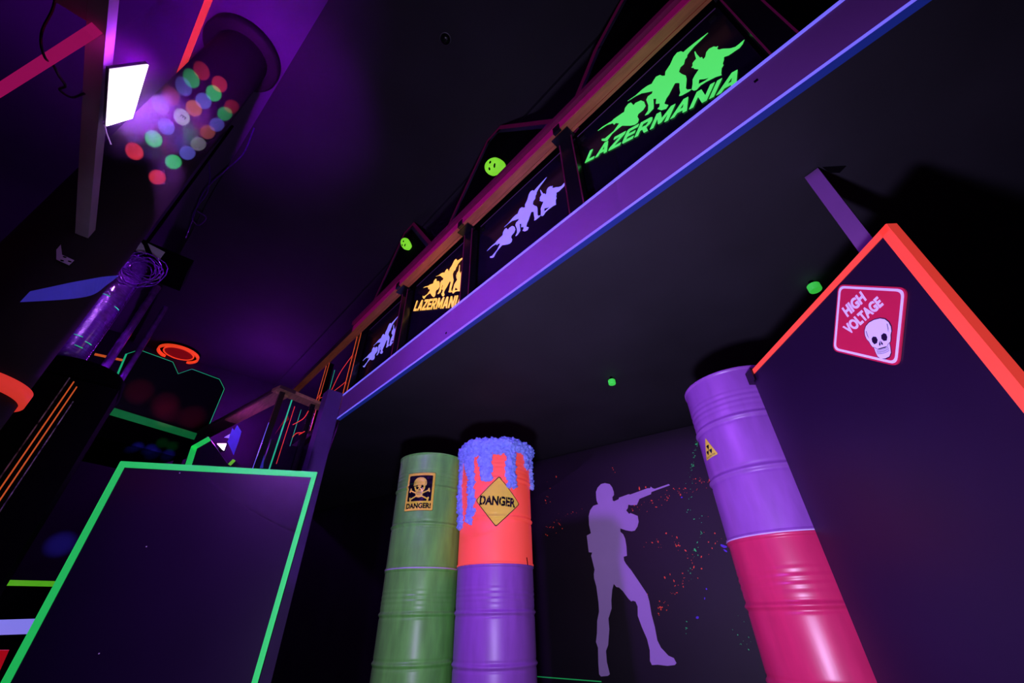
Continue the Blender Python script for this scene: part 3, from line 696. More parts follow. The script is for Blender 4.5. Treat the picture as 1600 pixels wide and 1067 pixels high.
for (x0, y0, x1, y1, n, sp) in [(1089, 690, 1078, 745, 34, 1.2), (1078, 745, 1072, 800, 12, 3), (1098, 825, 1083, 870, 12, 3), (1080, 880, 1078, 910, 6, 2), (1070, 960, 1075, 1000, 4, 3), (1145, 970, 1165, 1025, 6, 5), (1090, 795, 1100, 820, 4, 3), (1160, 960, 1170, 1010, 5, 6)]:
    for i in range(n):
        t_ = random.random(); sg.append((x0+(x1-x0)*t_+G(0, sp), y0+(y1-y0)*t_+G(0, sp), random.choice([.3, .5, .6, .9])))
sg += [(1086, 859, 1.8), (1088, 694, 1.8)]
sv = [(1065, 777, 1.6), (1090, 965, 2.6), (1104, 920, 1.4), (1130, 853, 3), (1133, 860, 2), (1101, 935, 1)]
splat('splat_orange', so, 'orange paint spatter on the dark wall around the painted shooter')
splat('splat_green', sg, 'green paint spatter on the dark wall right of the painted shooter')
splat('splat_violet', sv, 'violet paint blots on the dark wall right of the painted shooter')

# ------------------------------------------------------------------ red-edged partition with the high voltage sign
PN = Vector((0.70711, -0.70711, 0)); PU = Vector((0.70711, 0.70711, 0)); PK = 1.30
def pp(u, z, off=0.0): v = PU*u+PN*(PK-off); return Vector((v.x, v.y, z))
def puz(px): P = onPlane(px, PN, PK); return Vector((P.dot(PU), P.z))
apex = puz((1390, 351)); lft = puz((1172, 580)); rgt = puz((1597, 612))
u0 = (apex.x+rgt.x)/2; zt = (apex.y+lft.y)/2; u1 = lft.x
t = thing('partition', 'dark free-standing partition with glowing red edges carrying the high voltage sign', 'partition', pp((u0+u1)/2, FLOOR))
bm = bmesh.new(); obox(bm, pp(u0, FLOOR), pp(u1, FLOOR), PN*0.03, (0, 0, zt-FLOOR)); obj('panel', bm, 'panel_black', t)
tw = 0.034
bm = bmesh.new(); obox(bm, pp(u0, zt-0.024, 0.003), pp(u1-0.01, zt-0.024, 0.003), PN*0.035, (0, 0, 0.027)); obj('top_edge', bm, 'red_tape', t)
bm = bmesh.new(); obox(bm, pp(u0-0.002, FLOOR, 0.003), pp(u0+tw, FLOOR, 0.003), PN*0.003, (0, 0, zt-FLOOR+0.002))
obox(bm, pp(u0-0.003, FLOOR, 0.003), pp(u0-0.0005, FLOOR, 0.003), PN*0.036, (0, 0, zt-FLOOR+0.002)); obj('side_edge', bm, 'red_tape', t)
bm = bmesh.new(); obox(bm, pp(u1-0.03, zt-0.06, 0.012), pp(u1+0.035, zt-0.06, 0.012), PN*0.045, (0, 0, 0.07)); obj('corner_bracket', bm, 'gloss_black', t)
# the sign: square set on its corner
Sg = [puz(p) for p in [(1312, 444), (1420, 449), (1407, 573), (1303, 548)]]     # top, right (seen), bottom, left (seen)
cS = sum(Sg, Vector((0, 0)))/4
sd = thing('high_voltage_sign', 'crimson square warning sign set on its corner, reading HIGH VOLTAGE with a skull', 'sign', pp(cS.x, cS.y, 0.004))
def P2(v, off): return pp(v[0], v[1], off)
def layer(nm, k, rad, off, m_, hole=None, parent=sd, th=0.0008):
    outer = round_poly([cS+(p-cS)*k for p in Sg], rad)
    hs = [[P2(q, off) for q in round_poly([cS+(p-cS)*hole for p in Sg], rad*0.8)]] if hole else []
    bm = bmesh.new(); prism(bm, [P2(q, off) for q in outer], PN*th, hs); obj(nm, bm, m_, parent)
layer('plate', 1.0, 0.03, 0.006, 'sign_red', th=0.005)
layer('border_line', 0.955, 0.026, 0.0072, 'sign_white', hole=0.89)
def cF(x, y): return puz((1300+x/7.623, 440+y/7.623))
def quadtext(s, q, bold):
    Q = [cF(*p) for p in q]
    def fn(u, v):
        p = (Q[0]*(1-u)+Q[1]*u)*(1-v)+(Q[3]*(1-u)+Q[2]*u)*v
        return P2(p, 0.0072)
    bm = bmesh.new(); text_map(bm, s, fn, bold=bold, thick=PN*0.0008); obj('lettering', bm, 'sign_white', sd)
quadtext('HIGH', [(207, 425), (437, 217), (362, 108), (134, 318)], 0.045)
quadtext('VOLTAGE', [(232, 635), (642, 275), (560, 170), (143, 540)], 0.045)
# skull axis on the sign
top = cF(530, 458); bot = cF(660, 913); lf = cF(372, 640); rg = cF(690, 600)
yc = (top+bot)/2; ya = (top-bot)/2; xa = (cF(700, 640)-cF(420, 700)); xa = Vector((ya.y, -ya.x))*-0.82
if (rg-lf).dot(xa) < 0: xa = -xa
bm = bmesh.new(); 
def sk(p, off): q = yc+xa*p.x+ya*p.y; return P2(q, off)
merge(bm, flat_poly([(-.45, -.2), (.45, -.2), (.45, -.6), (-.45, -.6)]), lambda p: sk(p, 0.0070))
for poly in (SK_HEAD, SK_JAW): merge(bm, flat_poly([(x*1.06, y*1.045) for x, y in poly]), lambda p: sk(p, 0.0070))
obj('skull_outline', bm, 'sign_black', sd)
skull(sd, lambda p: sk(p, 0.0078), 'sign_white', 'sign_black', None, lambda p: sk(p, 0.0086))

# ------------------------------------------------------------------ green-edged partition, lower left
GN = Vector((math.cos(math.radians(60.84)), math.sin(math.radians(60.84)), 0)); GU = Vector((GN.y, -GN.x, 0))
za = 0.84; cL = atZ((189, 722), za); GK = cL.dot(GN)
def guz(px): P = onPlane(px, GN, GK); return Vector((P.dot(GU), P.z))
def gp(u, z, off=0.0, K=None): v = GU*u+GN*((K or GK)-off); return Vector((v.x, v.y, z))
gl = guz((189, 721)); gr = guz((495.5, 738)); glb = guz((2, 1067)); grb = guz((402, 1067))
t = thing('partition', 'large dark partition with glowing green edges in the lower left', 'partition', gp((gl.x+gr.x)/2, FLOOR))
def ext(a, b, z): k = (z-a.y)/(b.y-a.y); return a+(b-a)*k
bl = ext(gl, glb, FLOOR); br = ext(gr, grb, FLOOR)
bm = bmesh.new(); prism(bm, [gp(gl.x, gl.y), gp(gr.x, gr.y), gp(br.x, br.y), gp(bl.x, bl.y)], GN*0.03); obj('panel', bm, 'panel_black', t)
ew = 0.036
bm = bmesh.new(); prism(bm, [gp(gl.x, gl.y+.002, .003), gp(gr.x, gr.y+.002, .003), gp(gr.x-ew*.6, gr.y-ew, .003), gp(gl.x+ew*.6, gl.y-ew, .003)], GN*0.034); obj('top_edge', bm, 'green_tape', t)
bm = bmesh.new(); prism(bm, [gp(gl.x-.002, gl.y, .0032), gp(gl.x+ew, gl.y-ew*.6, .0032), gp(bl.x+ew, bl.y, .0032), gp(bl.x-.002, bl.y, .0032)], GN*0.003); obj('side_edge', bm, 'green_tape', t)
bm = bmesh.new(); prism(bm, [gp(gr.x+.002, gr.y, .0032), gp(gr.x-ew*.8, gr.y-ew*.6, .0032), gp(br.x-ew*.8, br.y, .0032), gp(br.x+.002, br.y, .0032)], GN*0.003); obj('side_edge', bm, 'green_tape', t)
bm = bmesh.new()
for px in ((281, 739), (229, 854), (155, 1021)):
    q = guz(px); 
    for k in (0.004,): prism(bm, [gp(q.x+k*math.cos(j), q.y+k*math.sin(j), .003) for j in range(6)], GN*0.0028)
obj('screw_head', bm, 'steel_white', t)

# partition with a notched top behind it
GK2 = GK+1.15
def g2(px): P = onPlane(px, GN, GK2); return Vector((P.dot(GU), P.z))
pts = [(262, 1000), (287, 728), (299, 697), (325.5, 682), (355, 724), (366, 718), (380, 730)]
q = [g2(p) for p in pts]; q[0] = Vector((q[1].x, FLOOR)); q.append(Vector((q[-1].x, FLOOR)))
t = thing('notched_partition', 'dark partition with notched top and glowing green corner, behind the large green-edged one', 'partition', gp(q[2].x, FLOOR, 0, GK2))
bm = bmesh.new(); prism(bm, [gp(v.x, v.y, 0, GK2) for v in q], GN*0.03); obj('panel', bm, 'panel_black', t)
def strip(px, wid, K, m_, nm, par, inward):
    bm = bmesh.new()
    pr = [onPlane(p, GN, K-0.004) for p in px]
    for A, B in zip(pr, pr[1:]):
        d = (B-A).normalized(); n = GN.cross(d)
        if n.dot(onPlane(inward, GN, K-0.004)-A) < 0: n = -n
        obox(bm, A, B, n*wid, GN*0.003)
    return obj(nm, bm, m_, par)
strip([(288, 730), (299, 697), (325.5, 682)], 0.05, GK2, 'green_tape', 'painted_edge', t, (320, 715))
strip([(356, 725), (364, 717)], 0.03, GK2, 'yellowgreen_tape', 'notch_edge', t, (375, 730))

# ------------------------------------------------------------------ round column, band, ring
PC = Vector((2.98*math.cos(math.radians(104.4)), 2.98*math.sin(math.radians(104.4)), 0)); PR = 0.218
t = thing('round_column', 'thick dark round column speckled with coloured light spots', 'column', (PC.x, PC.y, FLOOR))
bm = bmesh.new(); lathe(bm, [(PR, 0), (PR, CEIL+0.12-FLOOR)], PC.x, PC.y, FLOOR, 96, caps=False); obj('shaft', bm, 'duct_dark', t, True)
bm = bmesh.new(); lathe(bm, [(PR+0.001, 0.02), (0.30, 0.02), (0.315, 0.035), (0.315, 0.119), (PR+0.001, 0.119)], PC.x, PC.y, CEIL, 96, caps=False); obj('ceiling_collar', bm, 'duct_dark', t, True)
bm = bmesh.new(); lathe(bm, [(PR+0.001, 0), (PR+0.022, 0.004), (PR+0.022, 0.066), (PR+0.001, 0.07)], PC.x, PC.y, 0.865, 96, caps=False); obj('orange_band', bm, 'red_cord', t, True)
# slanted painted band
def ccyl(px, off=0.003): return onCyl(px, PC.x, PC.y, PR+off)
bm = bmesh.new()
tp = [(47, 455), (80, 448), (110, 441.5), (140, 436), (160, 432.5), (175, 431), (186, 430.5)]; bt = [(31, 472), (70, 470), (105, 467.5), (135, 463.5), (152, 457), (166, 446), (177, 438)]
A = catmull([ccyl(p) for p in tp], 3); B = catmull([ccyl(p) for p in bt], 3)
va = [bm.verts.new(p) for p in A]; vb = [bm.verts.new(p) for p in B]
for i in range(len(A)-1): bm.faces.new([va[i], va[i+1], vb[i+1], vb[i]])
obj('blue_band', bm, 'blue_flag', t)
bm = bmesh.new(); qc = ccyl((286, 183), 0.004); dth = Vector((qc.y-PC.y, -(qc.x-PC.x), 0)).normalized()
if dth.dot(ray((300, 183))-ray((280, 183))) < 0: dth = -dth
nrm = Vector((qc.x-PC.x, qc.y-PC.y, 0)).normalized()
text_map(bm, 'E', lambda u, v: qc+dth*(v-0.5)*0.032+Vector((0, 0, 1))*(0.5-u)*0.028+nrm*0.001, bold=0.02); obj('stencil_mark', bm, 'matt_black', t)

# ceiling beam on the left with brackets, pink bar, flood lamp
zb = 1.75; xl = -0.412*zb; xm = atZ((137, 380), zb).x; hgt = abs(xm)/0.367-zb; yE = 2.67
t = thing('ceiling_beam', 'pale purple-grey square beam overhead running to the round column', 'beam', (xm, 1.2, zb))
bm = bmesh.new(); prism(bm, [(xl, -3.0, zb), (xm, -3.0, zb), (xm, yE+0.0, zb), (xl, yE+0.002, zb)], (0, 0, hgt)); obj('tube', bm, 'beam_paint', t)
bm = bmesh.new(); xw = -0.457*zb; box(bm, xw, xl-0.001, -3.0, atZ((130, 30), zb).y, zb, zb+0.03); obj('side_plate', bm, 'beam_paint', t)
t = thing('angle_bracket', 'steel angle bracket with bolt holes on the round column below the beam end', 'bracket', atY((98, 402), 2.655))
YK = 2.655
for nm, px in (('base_leg', [(88.5,405),(96,397.5),(116,406.5),(108,414)]), ('upright_leg', [(88,405),(88,390),(95,382),(97,397.5)])):
    bm = bmesh.new(); prism(bm, [atY(p, YK) for p in px], (0, 0.004, 0)); obj(nm, bm, 'steel_white', t)
for px in ((101, 401.5), (97, 407), (109, 408.5)):
    q_ = atY(px, YK-0.0005); bm = bmesh.new(); prism(bm, [q_+Vector((0.008*math.cos(j), 0, 0.005*math.sin(j))) for j in range(6)], (0, 0.0004, 0)); obj('bolt_hole', bm, 'matt_black', t)
# pink bar
zp = 1.70
a0 = atZ((0, 127), zp); a1 = atZ((130, 43), zp); b0 = atZ((0, 139), zp); b1 = atZ((132, 53), zp)
d = (a0-a1).normalized(); a0 = a1+d*1.6; n = Vector((-d.y, d.x, 0)); 
if n.y < 0: n = -n
t = thing('pink_bar', 'pink wooden bar brightened by emission at the top left meeting the beam', 'bar', a1)
bm = bmesh.new(); obox(bm, a1, a0, n*0.035, (0, 0, 0.052)); obj('timber', bm, 'pink_wood', t)
bm = bmesh.new(); bq = a1+d*0.03+Vector((0, 0, 0.026))-n*0.0015
b3 = bmesh.new(); bmesh.ops.create_circle(b3, cap_ends=True, segments=14, radius=0.009)
merge(bm, b3, lambda p: bq+d*p.x*1.3+Vector((0, 0, 1))*p.y); obj('bolt_hole', bm, 'matt_black', t)
bm = bmesh.new(); cq = atZ((66, 90), zp-0.004)
tube(bm, catmull([atZ((88, -12), 1.80), atZ((82, 15), 1.78), atZ((67, 45), 1.74), atZ((64, 68), 1.695), atZ((71, 91), 1.69), atZ((82, 100), 1.73), atZ((92, 118), 1.74), atZ((102, 134), 1.74), atZ((93, 140), 1.745), atZ((112, 152), 1.745), atZ((132, 146), 1.747)]), 0.0045, 6)
tag(obj('power_cable', bm, 'gloss_black'), 'thin black cable looped round the pink bar towards the flood lamp', 'cable')
# flood lamp: rectangle seen edge-lit
Lq = [Vector(p) for p in [(-0.64, 1.51, 1.73), (-0.575, 1.52, 1.885), (-0.60, 1.80, 1.86), (-0.64, 1.81, 1.735)]]
Lq = [ (lambda r_, k: r_*k)(ray(p), 1.0) for p in [(173, 110), (232, 102), (207, 185), (167, 197)] ]
nF = Vector((0.94, 0.0, -0.342)); base = ray((167, 197)); base = base*(1.74/base.z); kF = base.dot(nF)
Lq = [onPlane(p, nF, kF) for p in [(173, 110), (232, 102), (207, 185), (167, 197)]]
t = thing('flood_lamp', 'blazing white-violet flood lamp fixed beside the overhead beam', 'lamp', sum(Lq, Vector())/4)
bm = bmesh.new(); cq = sum(Lq, Vector())/4; prism(bm, [cq+(p-cq)*1.03-nF*0.004 for p in Lq], -nF*0.012); obj('housing', bm, 'gloss_black', t)
bm = bmesh.new(); prism(bm, Lq, -nF*0.003); obj('lit_glass', bm, 'flood_glass', t)
bm = bmesh.new(); tube(bm, [cq-nF*0.016, cq-nF*0.03, Vector((xm, cq.y, zb+0.05))], 0.008); obj('mount', bm, 'grey_metal', t)
bm = bmesh.new(); tube(bm, [Lq[3]-nF*0.01, Lq[3]+Vector((0.005, 0.03, -0.01)), Lq[3]+Vector((0.03, 0.06, -0.03))], 0.003); obj('wire_stub', bm, 'steel_white', t)

# neon line on the left ceiling
zc = CEIL+0.118
A = atZ((322, -4), zc); B = atZ((272, 126), zc)
bm = bmesh.new(); dd = (B-A).normalized(); obox(bm, A-dd*1.0, B+dd*0.12, Vector((-dd.y, dd.x, 0))*-0.045, (0, 0, -0.02))
tag(obj('neon_line', bm, 'red_tape'), 'straight glowing red line on the ceiling beside the round column', 'light strip')
# hanging wires near the column
for k, (pp_, lb) in enumerate([([(397, 200), (380, 240), (350, 268), (318, 300), (300, 345), (290, 372)], 'thin dark cable drooping along the ceiling step right of the round column'),
                 ([(326, 250), (328, 275), (324, 300), (310, 320), (300, 340), (310, 352), (322, 340), (308, 330)], 'knotted loop of thin dark cable hanging below the ceiling step')]):
    bm = bmesh.new(); tube(bm, catmull([atZ(p, CEIL-0.02-0.02*i) for i, p in enumerate(pp_)]), 0.008, 6)
    tag(obj('hanging_cable', bm, 'wrap_purple'), lb, 'cable', 'cables hanging by the column')

# ------------------------------------------------------------------ wrapped column, coil, funnel, vertical pipes
WC = Vector((3.80*math.cos(math.radians(99.75)), 3.80*math.sin(math.radians(99.75)), 0)); WR = 0.115
t = thing('wrapped_column', 'shiny purple plastic-wrapped column with a long highlight, behind the round column', 'column', (WC.x, WC.y, 1.43))
za_, zb_ = 1.43, 2.42
bm = bmesh.new(); lathe(bm, [(WR, za_+(zb_-za_)*i/12) for i in range(13)], WC.x, WC.y, 0, 64); obj('wrapping', bm, 'wrap_purple', t, True)
fa = math.atan2(-WC.y, -WC.x)
for zz_, s, e in ((1.98, -0.3, 0.1), (1.93, 0.6, 1.0), (1.62, -0.2, 0.2), (1.60, 0.4, 0.8), (1.55, 0.1, 0.5)):
    P_ = [Vector((WC.x+(WR+.002)*math.cos(fa+s+(e-s)*i/6), WC.y+(WR+.002)*math.sin(fa+s+(e-s)*i/6), zz_)) for i in range(7)]
    bm = bmesh.new(); tube(bm, P_, 0.0025, 5); obj('green_thread', bm, 'teal_tape', t)
bm = bmesh.new(); box(bm, WC.x-0.02, WC.x+0.34, WC.y-0.12, WC.y+0.2, 2.422, 2.56); obj('head_box', bm, 'matt_black', t)
bm = bmesh.new(); tube(bm, [(WC.x, WC.y, 2.56), (WC.x, WC.y, CEIL+0.119)], 0.012, 12); obj('upper_pipe', bm, 'matt_black', t)
# coil of cable on top
bm = bmesh.new()
cc = Vector((WC.x+0.10, WC.y-0.23, 2.22))
for k in range(9):
    c2 = cc+Vector((random.uniform(-.04, .04), random.uniform(-.02, .02), random.uniform(-.05, .05))); r1 = random.uniform(.07, .13); r2 = random.uniform(.08, .14); ph = random.uniform(0, 6.28)
    pts = [c2+Vector((r1*math.cos(ph+j*0.42), 0.02*math.sin(3*j*0.42+k), r2*math.sin(ph+j*0.42))) for j in range(16)]
    tube(bm, pts, 0.004, 5)
tag(obj('cable_coil', bm, 'wrap_purple'), 'tangled coil of purple-lit cable hung on the wrapped column', 'cable')
# two pale plates above
bm = bmesh.new(); qd = [atY(p, WC.y-0.16) for p in [(220, 378), (212, 391), (229, 397), (224, 383)]]; prism(bm, qd, (0, 0.004, 0)); tag(obj('metal_plate', bm, 'steel_white'), 'small pale metal plate left of the black head box on the wrapped column', 'plate')
bm = bmesh.new(); qd = [atY(p, WC.y-0.16) for p in [(231, 380), (258, 394), (248, 407), (239, 398)]]; prism(bm, qd, (0, 0.004, 0)); tag(obj('metal_plate', bm, 'steel_white'), 'larger pale metal plate right of the black head box on the wrapped column', 'plate')
# pipes
def pipe(pa, pb, y, r, m_, label, nm='vertical_pipe'):
    A = atY(pa, y); zlo = FLOOR
    bm = bmesh.new(); tube(bm, [(A.x, y, zlo), (A.x, y, (zlo+A.z)/2), (A.x, y, A.z)], r, 12)
    return tag(obj(nm, bm, m_, None, True), label, 'pipe')
pipe((246, 448), (150, 640), 4.3, 0.030, 'pipe_purple', 'shiny purple wrapped pipe right of the wrapped column')
pipe((259, 480), (165, 640), 4.55, 0.022, 'pipe_purple', 'thinner purple pipe furthest right of the wrapped column')
# tall black cabinet with cords below
YB = 3.40
t = thing('black_shaft', 'tall black box column with white seams dashed by painted sheen and two orange cords', 'column', (-0.55, YB, FLOOR))
pL = atY((100, 590), YB); pR = atY((128, 618), YB)
bm = bmesh.new(); box(bm, pL.x-0.10, pR.x+0.14, YB+0.01, YB+0.3, FLOOR, 1.24); obj('casing', bm, 'matt_black', t)
bm = bmesh.new(); kx = 3.80*math.cos(math.radians(97.7)); lathe(bm, [(0.20, 1.13), (0.24, 1.16), (0.25, 1.30), (0.235, 1.40), (0.21, 1.428)], kx, WC.y, 0, 64); obj('collar', bm, 'matt_black', t, True)
bm = bmesh.new(); box(bm, kx-0.15, kx+0.15, YB+0.302, WC.y+0.15, FLOOR, 1.129); obj('rear_casing', bm, 'matt_black', t)
def vline(px, m_, r, nm, dash=False):
    A = atY(px, YB-0.004); bm = bmesh.new(); z = A.z
    if dash:
        while z > -0.2: box(bm, A.x-r, A.x+r, YB-0.004, YB+0.005, z-random.uniform(.02, .06), z); z -= random.uniform(.06, .09)
    else: box(bm, A.x-r, A.x+r, YB-0.006, YB+0.005, -0.6, z)
    obj(nm, bm, m_, t)
vline((109, 590), 'seam_sheen', 0.0022, 'seam'); vline((115.5, 596), 'orange_cord', 0.0024, 'orange_line'); vline((120, 604), 'orange_cord', 0.0024, 'orange_line')
vline((114.5, 627), 'seam_sheen', 0.0022, 'seam') 
bm = bmesh.new(); A = atY((145, 631), 4.0); box(bm, A.x-0.006, A.x+0.006, 3.99, 4.0, 0.62, A.z)
tag(obj('glowing_line', bm, 'teal_tape'), 'thin green vertical line beside the black box column', 'light strip')
bm = bmesh.new(); box(bm, A.x-0.05, A.x+0.05, 4.002, 4.05, FLOOR, A.z+0.02); tag(obj('slim_post', bm, 'matt_black'), 'slim black post with the green line, beside the black box column', 'post')

# ------------------------------------------------------------------ far mezzanine and its jagged panel
MD = Vector((0.948, 0.3182, 0)); MN = Vector((-0.3182, 0.948, 0)); MP = atZ((162, 632), 1.97); MK = MP.dot(MN)
def mz(px, off=0.0): return onPlane(px, MN, MK+off)
t = thing('far_deck_edge', 'green-lit edge beam of a far deck with black board below', 'beam', mz((235, 655)))
A = mz((158, 632)); B = mz((308, 677)); A.z = B.z = 1.97
bm = bmesh.new(); obox(bm, A+Vector((0, 0, -0.085)), B+Vector((0, 0, -0.085)), MN*0.06, (0, 0, 0.085)); obj('edge_board', bm, 'beam_green_lit', t)
bm = bmesh.new(); obox(bm, A+Vector((0, 0, -0.33)), B+Vector((0, 0, -0.33)), MN*0.05, (0, 0, 0.243)); obj('lower_board', bm, 'matt_black', t)
for s in (0.06, 0.94):
    q_ = A.lerp(B, s); bm = bmesh.new(); box(bm, q_.x-0.04, q_.x+0.04, q_.y+0.06, q_.y+0.14, FLOOR, 1.64); obj('support_post', bm, 'matt_black', t)
bm = bmesh.new(); obox(bm, A+MN*0.06+Vector((0, 0, -0.30)), B+MN*0.06+Vector((0, 0, -0.30)), MN*1.2, (0, 0, 0.06)); obj('floor_boards', bm, 'matt_black', t)
JP = [(160, 640), (197.5, 553), (213, 548), (221, 547.5), (270, 565.5), (278.5, 584), (300, 576.5), (343, 592.5), (350.5, 607.5), (325, 668), (322, 690)]
t = thing('far_jagged_panel', 'large far dark panel with thin blue-green jagged outline', 'partition', mz((250, 640), 0.3))
pts = [mz(p, 0.3) for p in JP]; bm = bmesh.new(); prism(bm, [Vector((pts[0].x, pts[0].y, 1.735))]+pts+[Vector((pts[-1].x, pts[-1].y, 1.735))], MN*0.03); obj('panel', bm, 'panel_black', t)
bm = bmesh.new(); tube(bm, [mz(p, 0.297) for p in JP[1:-1]], 0.0035, 5); obj('outline', bm, 'teal_tape', t)
bm = bmesh.new(); tube(bm, [mz(p, 0.292) for p in JP[:2]], 0.010, 5); obj('left_edge', bm, 'teal_tape', t)
bm = bmesh.new(); tube(bm, [atY((148, 553.5), 7.4), atY((192, 563), 7.4)], 0.018, 5); gl_ = obj('glowing_line', bm, 'orange_cord'); tag(gl_, 'short glowing orange line behind the purple pipes', 'light strip')
q_ = atY((170, 558), 7.4); bm = bmesh.new(); box(bm, q_.x-0.03, q_.x+0.03, 7.41, 7.47, FLOOR, q_.z+0.01); obj('support_post', bm, 'matt_black', gl_)
# orange ring on ceiling
rc = atZ((278, 555), CEIL-0.1)
t = thing('ring_fitting', 'round orange-glowing ring fitting under the far ceiling', 'ceiling fitting', (rc.x, rc.y, CEIL))
bm = bmesh.new(); lathe(bm, [(0.305, 0), (0.335, 0), (0.335, 0.05), (0.305, 0.05), (0.305, 0)], rc.x, rc.y, CEIL-0.1, 64, caps=False); obj('outer_ring', bm, 'orange_ring', t)
bm = bmesh.new(); lathe(bm, [(0.232, 0.03), (0.25, 0.03), (0.25, 0.06), (0.232, 0.06), (0.232, 0.03)], rc.x, rc.y, CEIL-0.1, 64, caps=False); obj('inner_ring', bm, 'orange_ring', t)
bm = bmesh.new(); lathe(bm, [(0.229, 0.04), (0.229, 0.05)], rc.x, rc.y, CEIL-0.1, 64); obj('disc', bm, 'red_disc', t)
bm = bmesh.new(); lathe(bm, [(0.34, 0.052), (0.34, 0.098)], rc.x, rc.y, CEIL-0.1, 64); obj('back_plate', bm, 'matt_black', t)

# ------------------------------------------------------------------ stair landing with wooden rails below the deck's far corner
ZL = 1.97
A = atZ((437, 606), ZL); B = atZ((522, 641), ZL); Cc = atZ((306, 677), ZL)
t = thing('landing_rail', 'worn wooden rail of the stair landing at the far end of the deck', 'railing', A)
dB = (B-A); dB.z = 0; dC = (Cc-A); dC.z = 0
nB = Vector((-dB.y, dB.x, 0)).normalized()*0.15; nC = Vector((-dC.y, dC.x, 0)).normalized()*-0.17
bm = bmesh.new(); obox(bm, A, A+dB, nB, (0, 0, 0.035)); obj('short_rail', bm, 'dark_wood', t)
bm = bmesh.new(); obox(bm, A+Vector((0, 0, .001)), A+dC, nC, (0, 0, 0.035)); obj('long_rail', bm, 'wood_dark_red', t)
bm = bmesh.new(); obox(bm, A+dC*0.05+nC*0.1, A+dC*0.62+nC*0.1, nC*0.8, (0, 0, -0.02)); obj('rail_underside', bm, 'dark_wood', t)
t_land = t
LN = Vector((-dB.y, dB.x, 0)).normalized(); LK = A.dot(LN)+0.05
def lp(px, off=0.0): return onPlane(px, LN, LK+off)
for px, wpx in (((436, 630), 0.05), ((487, 640), 0.05), ((503, 644), 0.04)):
    P_ = lp(px); bm = bmesh.new(); box(bm, P_.x-wpx/2, P_.x+wpx/2, P_.y, P_.y+0.05, FLOOR, ZL-0.002); obj('post', bm, 'gloss_black', t)
P1 = lp((440, 640), 0.06); P2_ = lp((512, 650), 0.06)
bm = bmesh.new(); obox(bm, (P1.x, P1.y, FLOOR), (P2_.x, P2_.y, FLOOR), LN*0.02, (0, 0, 2.95)); obj('infill_panel', bm, 'panel_black', t)
def lcord(pts, m_, label, r=0.004, off=-0.012):
    bm = bmesh.new(); tube(bm, catmull([lp(p, off) for p in pts], 4), r, 6); o = obj('glowing_cord', bm, m_, t_land); o['label'] = label
def lvert(px, zlo, m_, label, r=0.003):
    P_ = lp(px, -0.012); bm = bmesh.new(); tube(bm, [P_, Vector((P_.x, P_.y, zlo))], r, 6); o = obj('glowing_cord', bm, m_, t_land); o['label'] = label
lvert((456, 625), 0.9, 'teal_tape', 'bright green vertical cord below the landing rail', 0.007)
lvert((460.5, 635), 1.25, 'red_cord', 'thin red vertical cord right of the bright green one')
lvert((470.5, 640), 1.45, 'teal_tape', 'thin dim green vertical cord right of the thin red one', 0.0022)
lvert((420, 660), 0.9, 'lavender_tape', 'thin lavender vertical cord left of the bright green one', 0.0022)
lcord([(482, 642), (475, 653), (466, 659), (457.5, 663.5)], 'red_cord', 'curved red cord below the landing rail')
lcord([(457, 683), (463, 677), (472, 676), (467, 679), (476, 674)], 'red_cord', 'crumpled red cord lowest under the landing rail')
# red and blue scraps of painted wall under the landing
def scrap(px, m_, label, off=0.045):
    bm = bmesh.new(); prism(bm, [lp(p, off) for p in px], LN*0.004); tag(obj('painted_patch', bm, m_), label, 'wall painting', 'painted patches under the landing')
scrap([(449, 648), (430, 678), (440, 664), (452, 655)], 'red_disc', 'dark red painted wedge under the landing rail')
scrap([(478, 658), (473, 672), (477, 674), (481, 661)], 'blue_flag', 'slim blue painted wedge under the landing rail')
scrap([(414, 702), (403, 731), (411, 731)], 'blue_flag', 'blue painted sliver at the lower left under the landing')

# far flood lamp on a pole
LP = Vector((0, 0, 0))
LP = ray((347, 697)); LP = LP*(5.2/math.hypot(LP.x, LP.y))
t = thing('flood_lamp', 'small distant flood lamp glowing in the notch of the green-cornered partition', 'lamp', LP)
dl = LP.normalized(); sx = Vector((dl.y, -dl.x, 0)).normalized(); sy = sx.cross(dl)
def lq(px): d_ = ray(px); return d_*(LP.dot(dl)/d_.dot(dl))
bm = bmesh.new(); prism(bm, [lq(p) for p in [(339, 693), (354, 693), (350, 704), (347, 702)]], dl*0.01); obj('lit_glass', bm, 'flood_small', t)
bm = bmesh.new(); prism(bm, [lq(p)+dl*0.011 for p in [(337, 691), (356, 691), (352, 706), (346, 705)]], dl*0.03); obj('housing', bm, 'gloss_black', t)
bm = bmesh.new(); q_ = LP+dl*0.06; tube(bm, [q_+Vector((0, 0, 0.02)), Vector((q_.x, q_.y, FLOOR))], 0.015); obj('pole', bm, 'matt_black', t)
bm = bmesh.new(); prism(bm, [lq(p)+dl*0.2 for p in [(350, 683), (360, 677), (358, 684)]], dl*0.004); tag(obj('lit_reflector', bm, 'lavender_paint'), 'small lavender lit flap above the distant flood lamp', 'reflector')
bm = bmesh.new(); prism(bm, [lq(p)+dl*0.3 for p in [(356, 690), (364, 667), (367, 671), (372, 662), (379, 673), (374, 690), (366, 712)]], dl*0.01)
tag(obj('jagged_board', bm, 'blue_flag'), 'blue jagged board right of the distant flood lamp', 'board')

